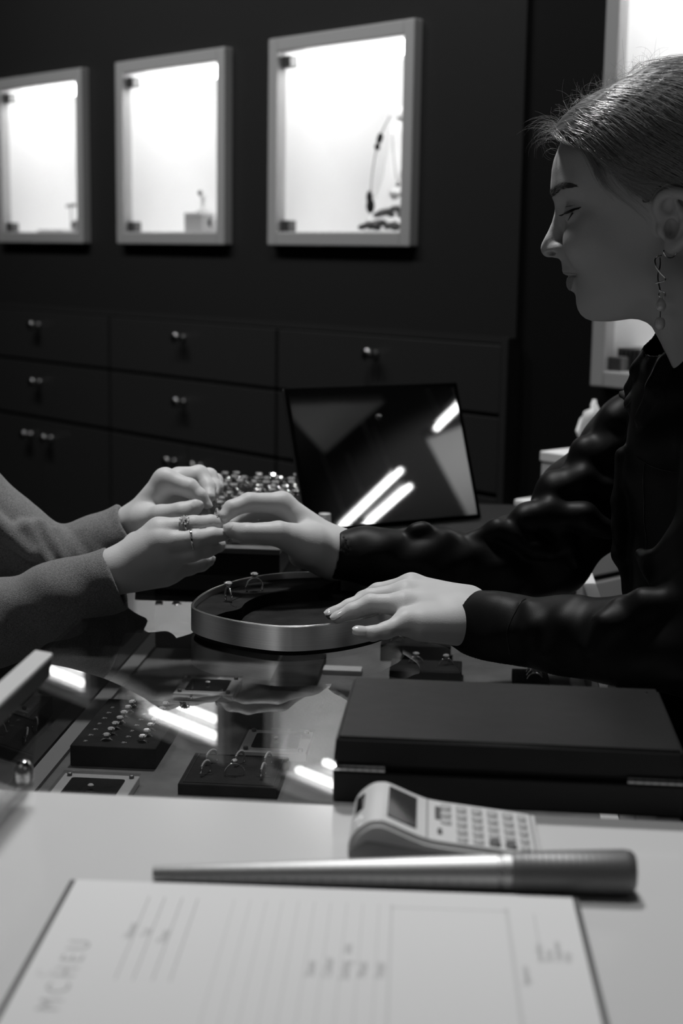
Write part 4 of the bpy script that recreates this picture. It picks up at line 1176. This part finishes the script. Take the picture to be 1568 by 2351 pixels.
def head_core(p, groove=True):
    q = hl(p); q[:, 2] = np.abs(q[:, 2])
    f = ell(q, (-.012, .052, 0), (.104, .090, .074))
    f = smin(f, ell(q, (.034, .046, 0), (.0775, .066, .064)), .020)
    f = smin(f, ell(q, (.026, -.012, 0), (.0640, .078, .0635)), .020)
    f = smin(f, ell(q, (.0640, -.0150, .0310), (.0315, .0250, .0260)), .016)
    f = smin(f, ell(q, (.0470, -.0360, .0340), (.0250, .0280, .0220)), .014)
    f = smin(f, cone(q, (.012, -.050, .0470), (.062, -.070, .0170), .0175, .0165), .026)
    f = smin(f, ell(q, (.058, -.064, 0), (.0310, .0260, .0270)), .020)
    f = smin(f, ell(q, (.0790, -.046, 0), (.0180, .0220, .0190)), .008)
    f = smin(f, ell(q, (.020, -.064, 0), (.055, .026, .044)), .020)
    f = smin(f, cone(q, (-.045, -.055, 0), (-.066, -.22, 0), .055, .058), .022)
    f = smin(f, cone(q, (-.010, -.055, .054), (-.030, -.20, .022), .016, .016), .020)     # neck muscle
    f = smax(f, -ell(q, (.104, .0105, .0300), (.0150, .0120, .0150)), .010)               # eye socket
    f = smin(f, cone(q, (.1000, .0300, .008), (.0850, .0350, .040), .0070, .0060), .012)  # brow ridge
    f = smin(f, ell(q, (.0815, .0105, .0310), (.0145, .0130, .0140)), .003)               # closed lid over the eye
    f = smin(f, cone(q, (.0800, -.0015, .022), (.0700, .0010, .044), .0060, .0070), .010) # lower lid and cheek top
    f = smin(f, chain(q, [(.0985, .020, 0), (.1000, .006, 0), (.1070, -.016, 0), (.1085, -.0215, 0)], (.0062, .0066, .0088, .0090), .004), .0075)
    f = smin(f, ell(q, (.1005, -.0240, .0095), (.0090, .0074, .0050)), .0055)             # nostril wing
    f = smax(f, -ell(q, (.1066, -.0264, .0122), (.0046, .0018, .0060)), .0010)            # nostril
    f = smin(f, ell(q, (.0830, -.0345, 0), (.0185, .0150, .0165)), .007)
    f = smin(f, ell(q, (.0835, -.0425, 0), (.0140, .0054, .0205)), .004)
    f = smin(f, ell(q, (.0790, -.0535, 0), (.0145, .0074, .0205)), .004)
    if groove: f = smax(f, -chain(q, MOUTH, [.0011] * (len(MOUTH) - 3) + [.0009, .0006, .0003], .001), .0010)
    f = smax(f, poly2(q[:, 0], q[:, 1], PRO), .0016)
    return f
def side_hit(ab, fn, lift=0.0):
    """where a line from the left, level with (forward, up), meets the face"""
    c = np.linspace(.085, .0, 341); out = []
    for a_, b_ in ab:
        f = fn(np.array([hw((a_, b_, k)) for k in c], np.float32)); i = np.where(f < 0)[0]
        out.append(hw((a_, b_, (c[i[0]] if len(i) else 0.0) + lift)))
    return np.array(out)
MOUTH = hl(side_hit(catmull([(.0938, -.0476), (.0914, -.0475), (.0874, -.0463), (.0840, -.0460), (.0812, -.0458)], 3, closed=False), lambda p: head_core(p, False)).astype(np.float32))
MOUTH = [(.0965, -.0478, 0)] + [tuple(q) for q in MOUTH]
def head_fn(p):
    f = head_core(p)
    q = hl(p); q[:, 2] = np.abs(q[:, 2])
    e = chain(q, EARP, list(np.interp(np.linspace(0, 9, len(EARP)), range(10), (.0030, .0036, .0040, .0042, .0042, .0040, .0040, .0040, .0042, .0046))), .003)
    e = smin(e, ell(q, (-.0040, .0040, .0690), (.0165, .0225, .0060)), .004)
    e = smin(e, chain(q, ANTI, (.0030, .0034, .0036, .0036, .0032), .003), .003)
    e = smin(e, ell(q, (-.0010, -.0180, .0735), (.0068, .0078, .0040)), .004)
    e = smin(e, ell(q, (.0088, -.0045, .0690), (.0042, .0058, .0050)), .003)
    e = smax(e, -ell(q, (.0005, -.0030, .0770), (.0062, .0090, .0150)), .002)
    e = smax(e, -ell(q, (.0040, .0150, .0800), (.0064, .0078, .0105)), .002)
    return smin(f, e, .004)
lo, hi = bounds([hw((.12, -.20, .1)), hw((.12, .15, -.1)), hw((-.13, -.2, -.1)), hw((-.13, .15, .1))], .004)
wparts.append(sdf_arrays(head_fn, lo, hi, .0013))
wpart('body', wparts, 'skin', wom)
add_nails(f_wl, wlh, [('middle', (-.25, -.35, .9), .0052, .0105), ('ring', (-.3, -.55, .8), .0048, .009), ('little', (-.25, -.75, .62), .0050, .0100)], wom)
add_nails(f_wr, wrh, [('thumb', (-.25, -.75, .6), .0056, .0100)], wom)

# face details: brow, lashes, lips
def on_head(P, lift=0.0):
    S, g = project(head_core, np.array([hw(q) for q in P]), 8)
    return S + g * lift
rng = np.random.default_rng(3)
st = []
for k in range(200):
    u = rng.random() ** 1.15; base = np.array([.1085 - .024 * u, .0265 + .0085 * math.sin(u * 1.9), .006 + .040 * u])
    th = (.0030 * (1 - u) + .0006)
    base[1] += rng.uniform(-th, th)
    L_ = .007 * (1 - .35 * u)
    dirn = np.array([-.55, .5 * (1 - u) - .12, .60])
    P = on_head([base + dirn * L_ * s for s in (0, .35, .7, 1.0)], .0004)
    st.append((P, np.array([.00022, .0002, .00016, .00006])))
wpart('eyebrow', [many_tubes(st)], 'brow', wom)
st = []
up_l = catmull([(.0965, .0094), (.0935, .0102), (.0908, .0113), (.0880, .0126), (.0851, .0138), (.0800, .0153)], 4, closed=False)
P = side_hit(up_l, head_core, .0003); n_ = len(P)
st.append((P, np.interp(np.linspace(0, 1, n_), [0, .25, .6, 1], [.0004, .0011, .0013, .0003])))
for k in range(70):
    u = (k + .5) / 70; b0 = P[int(u * (n_ - 1))]
    tip = b0 + (HF * (.0050 - .0020 * u) + UPZ * (-.0014 - .0004 * u) + HL * (.0020 + .001 * u)) * rng.uniform(.7, 1.1)
    mid = (b0 + tip) / 2 - UPZ * .0006
    st.append((np.array([b0, mid, tip]), np.array([.00034, .00026, .00007])))
lash_shadow = side_hit([(.0874 + .0043 * u, .0106 - .0072 * u) for u in np.linspace(0, 1, 9)], head_core, .0002); st.append((lash_shadow, np.linspace(.0011, .0002, 9)))  # dark tapered bar painting the shadow cast under the outer lashes
wpart('eyelashes_and_shadow', [many_tubes(st, 5)], 'lash_and_shadow', wom)
cr = side_hit([(.0955 - .0104 * u, .0158 + .0004 * u + .0012 * u * u) for u in np.linspace(0, 1, 14)], head_core, .0)
wpart('eyelid_crease', [many_tubes([(cr, np.interp(np.linspace(0, 1, 14), [0, .5, 1], [.0001, .0004, .0001]))], 4)], 'brow', wom)
UPL = [(.0990, -.0430), (.0971, -.0436), (.0900, -.0436), (.0823, -.0446), (.0812, -.0459), (.0860, -.0462), (.0914, -.0476), (.0990, -.0472)]
LOL = [(.0960, -.0480), (.0914, -.0474), (.0860, -.0462), (.0816, -.0460), (.0838, -.0500), (.0852, -.0540), (.0862, -.0580), (.0878, -.0607), (.0960, -.0607)]
def lip_fn(p):
    q = hl(p); q[:, 2] = np.abs(q[:, 2])
    f = np.minimum(poly2(q[:, 0], q[:, 1], UPL), poly2(q[:, 0], q[:, 1], LOL))
    return np.maximum(np.maximum(f, head_core(p) - .00030), -(head_core(p) + .0022))
lo, hi = bounds([hw((.06, -.065, -.03)), hw((.10, -.035, .03))], .006)
wpart('lips', [sdf_arrays(lip_fn, lo, hi, .0006)], 'lip', wom)
# ------------------------------------------------------------------ the saleswoman: blouse
YM = lambda Y: float(np.interp(Y, [1.30, 1.44, 1.47, 1.53, 1.60], [1.30, 1.535, 1.56, 1.60, 1.65]))
FA = [at(766, 1272, YM(1.462)), at(860, 1276, YM(1.472)), at(980, 1286, YM(1.492)), at(1130, 1300, YM(1.528)), at(1262, 1282, YM(1.572)), at(1345, 1160, YM(1.588)), at(1462, 1018, YM(1.585)), at(1552, 955, YM(1.560))]
FR = (.0243, .0260, .0322, .0385, .0405, .0525, .0500, .0520)
NA = [at(1066, 1418, 1.385), at(1160, 1446, 1.362), at(1300, 1466, 1.325), at(1440, 1478, 1.290), at(1640, 1490, 1.255), at(1730, 1080, 1.290)]
NR = (.0272, .0310, .0350, .0390, .0480, .0620)
def px(*L): return [at(*q) for q in L]
def pf(*L): return [at(u, v, YM(Y)) for u, v, Y in L]
FOLD = [  # (points, radius, blend): soft rolls of cloth lying on the near side of the arm
    (pf((1395, 985, 1.55), (1420, 960, 1.545), (1455, 905, 1.545)), .018, .020),
    (pf((1322, 1072, 1.545), (1352, 1038, 1.538), (1400, 1028, 1.535), (1450, 1035, 1.53)), .017, .014),
    (pf((1252, 1150, 1.53), (1275, 1118, 1.525), (1335, 1108, 1.52), (1415, 1120, 1.52)), .018, .014),
    (pf((1182, 1222, 1.505), (1208, 1188, 1.50), (1262, 1180, 1.495), (1340, 1188, 1.49), (1395, 1215, 1.495)), .015, .012),
    (pf((1085, 1232, 1.495), (1140, 1216, 1.490), (1180, 1232, 1.485), (1225, 1262, 1.482), (1265, 1268, 1.485)), .010, .010),
    (pf((1268, 1195, 1.495), (1300, 1245, 1.492), (1320, 1290, 1.50)), .010, .012),
    (pf((935, 1262, 1.468), (952, 1222, 1.470), (975, 1220, 1.472), (995, 1245, 1.468)), .007, .008),
    (pf((905, 1250, 1.463), (920, 1285, 1.458), (915, 1320, 1.460)), .006, .010),
    (pf((1020, 1240, 1.480), (1060, 1290, 1.470), (1090, 1330, 1.474)), .008, .012),
    (pf((1110, 1255, 1.492), (1150, 1300, 1.482), (1175, 1330, 1.486)), .007, .010),
    (pf((1385, 1215, 1.56), (1320, 1275, 1.56), (1250, 1325, 1.55)), .014, .020),
    (pf((1180, 1245, 1.545), (1250, 1232, 1.555), (1320, 1215, 1.565)), .036, .020),
]
NFOLD = [
    (px((1185, 1412, 1.338), (1180, 1450, 1.328), (1200, 1500, 1.330), (1225, 1530, 1.336)), .0055, .010),
    (px((1215, 1392, 1.332), (1232, 1440, 1.312), (1250, 1500, 1.312)), .006, .012),
    (px((1330, 1392, 1.312), (1300, 1440, 1.298), (1270, 1500, 1.296)), .007, .014),
    (px((1415, 1385, 1.27), (1390, 1430, 1.262), (1360, 1490, 1.262)), .008, .016),
    (px((1440, 1412, 1.262), (1480, 1388, 1.26), (1540, 1385, 1.25)), .012, .018),
]
axf = FA[0] - FA[1]; axf = axf / np.linalg.norm(axf) + np.array([0, 0, .10]); axf /= np.linalg.norm(axf)
axn = NA[0] - NA[1]; axn = axn / np.linalg.norm(axn) + np.array([0, 0, .30]); axn /= np.linalg.norm(axn)
TOR = np.array([.402, 1.435, 1.075])
NKC = np.array([.352, 1.427, 1.192])
def cuffcut(p, f, c, ax, r):
    f = smax(f, (p - c.astype(np.float32)) @ ax.astype(np.float32), .0015)
    return smax(f, -cone(p, c - ax * .018, c + ax * .03, r, r), .0012)
def blouse(p):
    wob = .0011 * np.sin(p[:, 0] * 70 + p[:, 2] * 95 + 1.5 * np.sin(p[:, 1] * 60)) + .0007 * np.sin(p[:, 2] * 170 - p[:, 0] * 120)
    a = chain(p, FA, FR, .022)
    for P_, r, k in FOLD: a = smin(a, chain(p, P_, (r * .8,) + (r,) * (len(P_) - 2) + (r * .7,), .01), k * .75)
    a = np.minimum(a, 1) + wob * 1.0
    a = smin(a, chain(p, [FA[0] - axf * .001, FA[0] - axf * .052], (.0255, .0268), .004), .003)     # cuff band
    a = cuffcut(p, a, FA[0], axf, .0228)
    n = chain(p, NA, NR, .02)
    for P_, r, k in NFOLD: n = smin(n, chain(p, P_, (r * .55,) + (r,) * (len(P_) - 2) + (r * .5,), .01), k)
    n = n + wob * .7
    n = smin(n, chain(p, [NA[0] - axn * .001, NA[0] - axn * .040], (.0288, .0305), .004), .002)
    n = cuffcut(p, n, NA[0], axn, .0258)
    b_ = ell(p, TOR, (.122, .175, .30))
    b_ = smin(b_, cone(p, (.392, 1.600, 1.172), (.400, 1.30, 1.185), .052, .062), .06)
    b_ = smin(b_, cone(p, (.425, 1.42, .95), (.47, 1.41, .60), .125, .150), .05)
    b_ = smin(b_, cone(p, NKC + np.array([.01, 0, -.05]), NKC + np.array([-.004, 0, .010]), .088, .068), .03)
    # breast pocket, placket and drape rolls on the chest
    b_ = smin(b_, chain(p, px((1428, 1045, 1.44), (1424, 1150, 1.44), (1425, 1270, 1.44), (1448, 1365, 1.43)), (.006, .008, .008, .006), .01), .010)
    b_ = smin(b_, chain(p, px((1475, 1275, 1.32), (1500, 1292, 1.305), (1540, 1285, 1.295), (1600, 1250, 1.28)), (.006, .010, .012, .012), .01), .012)
    b_ = smin(b_, chain(p, px((1430, 905, 1.52), (1455, 925, 1.46), (1500, 905, 1.42)), (.004, .006, .005), .01), .008)
    b_ = smin(b_, chain(p, px((1500, 800, 1.42), (1465, 850, 1.44), (1440, 890, 1.48)), (.004, .006, .005), .01), .010)
    b_ = smin(b_, chain(p, px((1525, 830, 1.38), (1500, 890, 1.38), (1470, 960, 1.40)), (.005, .006, .005), .01), .010)
    b_ = b_ + wob * .8
    # stand and fall collar
    col = cone(p, NKC + np.array([0, 0, -.02]), NKC + np.array([-.008, -.002, .055]), .0735, .0655)
    col = smax(col, -cone(p, NKC + np.array([0, 0, -.05]), NKC + np.array([-.010, -.002, .075]), .0680, .0600), .002)
    col = smax(col, (p - (NKC + np.array([-.04, 0, .026])).astype(np.float32)) @ np.array([-.50, 0, .866], np.float32), .003)
    col = smax(col, -(p - (NKC + np.array([0, 0, -.03])).astype(np.float32)) @ np.array([0, 0, 1], np.float32), .003)
    b_ = smin(b_, col, .004)
    f = smin(b_, smin(a, n, .004), .025)
    # keep clear of the neck opening
    f = smax(f, -cone(p, NKC + np.array([-.005, 0, -.012]), NKC + np.array([-.010, -.002, .09]), .0620, .0600), .003)
    # nothing sinks through the counter top
    return f
lo = np.array([-.03, 1.13, .62]); hi = np.array([.62, 1.76, 1.31])
V, Q = sdf_arrays(blouse, lo, hi, .0024)
over = (V[:, 0] < .30) & (V[:, 2] < .9515); V[over, 2] = .9515
wpart('blouse', [(V, Q)], 'blouse', wom)
# buttons, pocket and cuff seams
def surf_line(fn, P, lift=.0004):
    S, g = project(fn, np.array(P), 10); return S + g * lift
bl = lambda P, l=.0003: surf_line(blouse, P, l)
bt = [at(1508, 962, 1.40), at(1476, 880, 1.42)]
for q in bt:
    S, g = project(blouse, np.array([q]), 12)
    z = Vector(g[0]); Mx = Matrix.Translation(Vector(S[0]) - wom.location) @ z.to_track_quat('Z', 'Y').to_matrix().to_4x4()
    b = B(); lathe(b, [(.0048, -.0005), (.0050, .0008), (.0044, .0014), (.0036, .0011), (0, .0010)], 18, Mx); obj('button', b, 'button', wom, smooth='auto')
def seam(name, P):
    P = np.array(catmull(P, 8, closed=False)); S = bl(P)
    wpart(name, [many_tubes([(S, .00045)], 5)], 'button', wom)
seam('pocket_seam', px((1428, 1045, 1.40), (1470, 1070, 1.37), (1530, 1080, 1.33)))
seam('pocket_seam', px((1458, 1060, 1.38), (1446, 1160, 1.38), (1440, 1260, 1.38)))
seam('yoke_seam', px((1430, 938, 1.46), (1470, 915, 1.43), (1505, 890, 1.40)))
seam('cuff_seam', px((1208, 1378, 1.34), (1178, 1405, 1.325), (1165, 1450, 1.32), (1172, 1500, 1.325)))

# ------------------------------------------------------------------ the saleswoman: hair
HPOLY = [(.1010, .0745), (.1075, .0790), (.1085, .0860), (.1000, .0985), (.0867, .1095), (.0597, .1245), (.0403, .1325), (.0240, .1440), (.0100, .1485), (-.0049, .1500), (-.06, .150), (-.13, .11), (-.15, 0), (-.12, -.05), (-.06, -.045), (-.034, -.01), (-.024, .020), (-.012, .0330), (.006, .0360), (.0150, .0300), (.0200, .0180), (.0260, .0180), (.0300, .0290), (.0400, .0345), (.0500, .0430), (.0600, .0530), (.0720, .0610), (.0834, .0660), (.0930, .0700)]
def hair_fn(p):
    q = hl(p); q[:, 2] = np.abs(q[:, 2])
    f = ell(q, (-.006, .058, 0), (.1210, .0960, .0800))
    f = smin(f, ell(q, (.050, .060, 0), (.0660, .0560, .0640)), .02)
    f = smin(f, ell(q, (-.055, .085, 0), (.075, .072, .060)), .02)
    f = smax(f, poly2(q[:, 0], q[:, 1], HPOLY), .005)
    f = f + .0004 * np.sin(q[:, 1] * 520 + q[:, 0] * 400 + 3 * np.sin(q[:, 0] * 47 + q[:, 1] * 30)) 
    return f
lo, hi = bounds([hw((.115, -.06, .09)), hw((-.155, .16, -.09)), hw((.115, .16, -.09)), hw((-.155, -.06, .09))], .006)
hp = [sdf_arrays(hair_fn, lo, hi, .0018)]
wpart('hair', hp, 'haircap', wom)
rng = np.random.default_rng(11)
def hair_soft(p):
    q = hl(p); q[:, 2] = np.abs(q[:, 2])
    f = ell(q, (-.006, .058, 0), (.1210, .0960, .0800))
    f = smin(f, ell(q, (.050, .060, 0), (.0660, .0560, .0640)), .02)
    return smin(f, ell(q, (-.055, .085, 0), (.075, .072, .060)), .02)
def flow(q):
    b_ = q[:, 1]
    th = np.interp(b_, [.0, .03, .06, .10, .13, .15], [.35, .45, .62, .60, .35, .05]) + .10 * np.sin(q[:, 0] * 40 + q[:, 1] * 70)
    return np.stack([-np.cos(th), -np.sin(th), np.zeros_like(th)], 1)
def grow(seed, steps, h, lift, jit):
    """strands combed back over the head from the hairline"""
    P = np.array([hw(q) for q in seed], np.float32); out = [P.copy()]
    dv = rng.normal(0, jit, (len(P), 3)).astype(np.float32)
    for s in range(steps):
        d_ = (flow(hl(P)) @ HR.T.astype(np.float32)) + dv
        P = P + d_ * h
        S, g = project(hair_soft, P, 2); P = S + g * lift[:, None]
        out.append(P.copy())
    return np.stack(out, 1)
seeds = []
line = catmull([(.1040, .0800, .004), (.0990, .0770, .022), (.0900, .0700, .040), (.0800, .0660, .050), (.0680, .0600, .058), (.0560, .0510, .064), (.0450, .0400, .068), (.0350, .0330, .071), (.0280, .0260, .073)], 8, closed=False)
for k in range(900):
    u = rng.random() ** .9; q = np.array(line[int(u * (len(line) - 1))]); q += rng.normal(0, .0022, 3); seeds.append(q)
for k in range(1500):
    a = rng.uniform(-.05, .108); b0 = rng.uniform(.035, .15); c0 = np.sqrt(max(0, 1 - ((a + .006) / .121) ** 2 - ((b0 - .058) / .096) ** 2)) * .08
    if poly2(np.array([a]), np.array([b0]), HPOLY)[0] > -.003: continue
    seeds.append(np.array([a, b0, c0 + .002]))
for k in range(1000):
    a = rng.uniform(-.05, .104); c0 = rng.uniform(-.045, .055)
    v_ = 1 - ((a + .006) / .121) ** 2 - (c0 / .08) ** 2
    if v_ > 0: seeds.append(np.array([a, .058 + .096 * math.sqrt(v_) * .97, c0]))
seeds = np.array(seeds)
lift = np.abs(rng.normal(.0004, .0007, len(seeds))).astype(np.float32)
G = grow(seeds, 22, .0058, lift, .10)
st = []
for i in range(len(G)):
    k = rng.integers(12, 23)
    q_ = hl(G[i].astype(np.float32)); out_ = np.where(poly2(q_[:, 0], q_[:, 1], HPOLY)[3:] > .0012 + .0012 * rng.random())[0]
    if len(out_): k = min(k, out_[0] + 3)
    if k < 4: continue
    st.append((G[i, :k], np.linspace(1, .5, k) * rng.uniform(.00009, .00020)))
wpart('hair_strands', [many_tubes(st)], 'hair', wom)
# loose lock over the temple, baby hairs and fly-aways
st = []
def wisp(ctrl, n, spread, r):
    C_ = np.array(catmull(ctrl, 7, closed=False))
    for k in range(n):
        o = rng.normal(0, spread, 3); w = rng.normal(0, spread * 1.3, 3); k1 = rng.integers(len(C_) * 2 // 3, len(C_) + 1)
        u = np.linspace(0, 1, len(C_))[:, None]
        P = C_ + o * (1 - .3 * u) + w * u * u + np.sin(u * rng.uniform(2, 7) + rng.uniform(0, 6)) * rng.normal(0, spread * .5, 3)
        st.append((np.array([hw(q) for q in P[:k1]]), np.linspace(1, .4, k1) * r))
wisp([(.1020, .0830, .020), (.0930, .0760, .040), (.0800, .0670, .055), (.0720, .0550, .0640), (.0660, .0430, .069), (.0600, .0340, .071), (.0500, .0230, .073)], 90, .0018, .00018)
wisp([(.0880, .0730, .042), (.0740, .0620, .055), (.0650, .0500, .063), (.0610, .0380, .067)], 40, .0018, .00016)
wisp([(.0560, .0500, .066), (.0470, .0360, .070), (.0360, .0250, .0725), (.0220, .0130, .0745)], 26, .0020, .00013)
wisp([(.0600, .0360, .067), (.0480, .0250, .070), (.0340, .0150, .072), (.0200, .0020, .074)], 14, .0022, .00011)
wisp([(.0480, .0440, .070), (.0330, .0360, .0755), (.0150, .0340, .079), (-.0100, .0260, .082)], 40, .0018, .00014)
for k in range(260):        # short curls standing off the hairline and the crown
    u = rng.random()
    a0 = np.array([.104 - .085 * u, .088 + .056 * u - .012 * (u - .5) ** 2, rng.uniform(-.012, .030)])
    th0 = rng.uniform(.3, 2.4); L_ = rng.uniform(.010, .030) * (1.35 if rng.random() < .15 else 1); cv = rng.normal(0, 95)
    P = [a0.copy()]; th = th0; cz = rng.normal(0, .3)
    for s in range(12):
        P.append(P[-1] + np.array([math.cos(th), math.sin(th), cz]) * L_ / 12); th += cv * L_ / 12
    st.append((np.array([hw(q) for q in P]), np.linspace(1, .35, 13) * .00012))
for k in range(60):         # loops hanging off the front tuft
    a0 = np.array([.103 + rng.normal(0, .002), .083 + rng.normal(0, .004), rng.uniform(0, .025)])
    th = rng.uniform(.2, 1.3); L_ = rng.uniform(.018, .042); cv = -rng.uniform(40, 120)
    P = [a0.copy()]
    for s in range(14):
        P.append(P[-1] + np.array([math.cos(th), math.sin(th), .1]) * L_ / 14); th += cv * L_ / 14
    st.append((np.array([hw(q) for q in P]), np.linspace(1, .35, 15) * .00012))
wpart('loose_hair', [many_tubes(st)], 'hair', wom)

# drop earring
e0 = hw((.0015, -.0235, .0800))
t = thing('earring', 'silver twisted drop earring with two pearls at the woman\'s ear', 'earring', e0)
def el(L, y=0.0): return [Vector(HF * a + UPZ * b_ + HL * (c + y)) for a, b_, c in L]
b = B(); tube(b, el([(-.0010 + .0058 * math.cos(q), .0010 + .0060 * math.sin(q), .0035 * math.cos(q)) for q in np.linspace(1.9, 6.6, 22)]), .00075, 8); obj('hoop', b, 'silver', t, smooth=True)
b = B(); tube(b, el(catmull([(.0062, -.0030, .002), (.0090, -.0035, .003), (.0118, -.0070, .003), (.0105, -.0130, .003), (.0060, -.0190, .003), (.0022, -.0228, .003), (.0030, -.0252, .003), (.0060, -.0262, .003), (.0105, -.0272, .003)], 5, closed=False)), .0008, 8); obj('wire_figure', b, 'silver', t, smooth=True)
b = B(); tube(b, el(catmull([(.0078, -.0040, .001), (.0072, -.0120, .001), (.0085, -.0200, .001), (.0080, -.0260, .001), (.0058, -.0345, .001)], 5, closed=False)), .0008, 8); obj('wire_bar', b, 'silver', t, smooth=True)
b = B(); tube(b, el([(.0042 + .0028 * math.cos(q), -.0372 + .0028 * math.sin(q), .001) for q in np.linspace(0, 2 * PI, 16, endpoint=False)]), .0005, 6, closed=True); obj('link', b, 'silver', t, smooth=True)
def pearl(cz, prof):
    b = B(); lathe(b, prof, 20, Matrix.Translation(Vector(HF * .0048 + UPZ * cz + HL * .001))); return obj('pearl', b, 'pearl', t, smooth=True)
pearl(-.0465, [(0, -.0056), (.0030, -.0048), (.0046, -.0022), (.0047, .0006), (.0036, .0034), (.0018, .0056), (.0009, .0066), (0, .0068)])
pearl(-.0625, [(0, -.0060), (.0028, -.0053), (.0044, -.0028), (.0047, .0), (.0043, .0026), (.0028, .0048), (0, .0056)])
b = B(); tube(b, el([(.0048, -.0520, .001), (.0048, -.0572, .001)]), .0005, 6); obj('pin', b, 'clamp', t)

# the ring being handed over
rp_ = zt(205, 575, 1.452 * 1.063, Z4)
worn_ring(rp_, (.95, .2, -.1), .0085, 'stone set ring held out between the woman\'s fingertips', 'row')
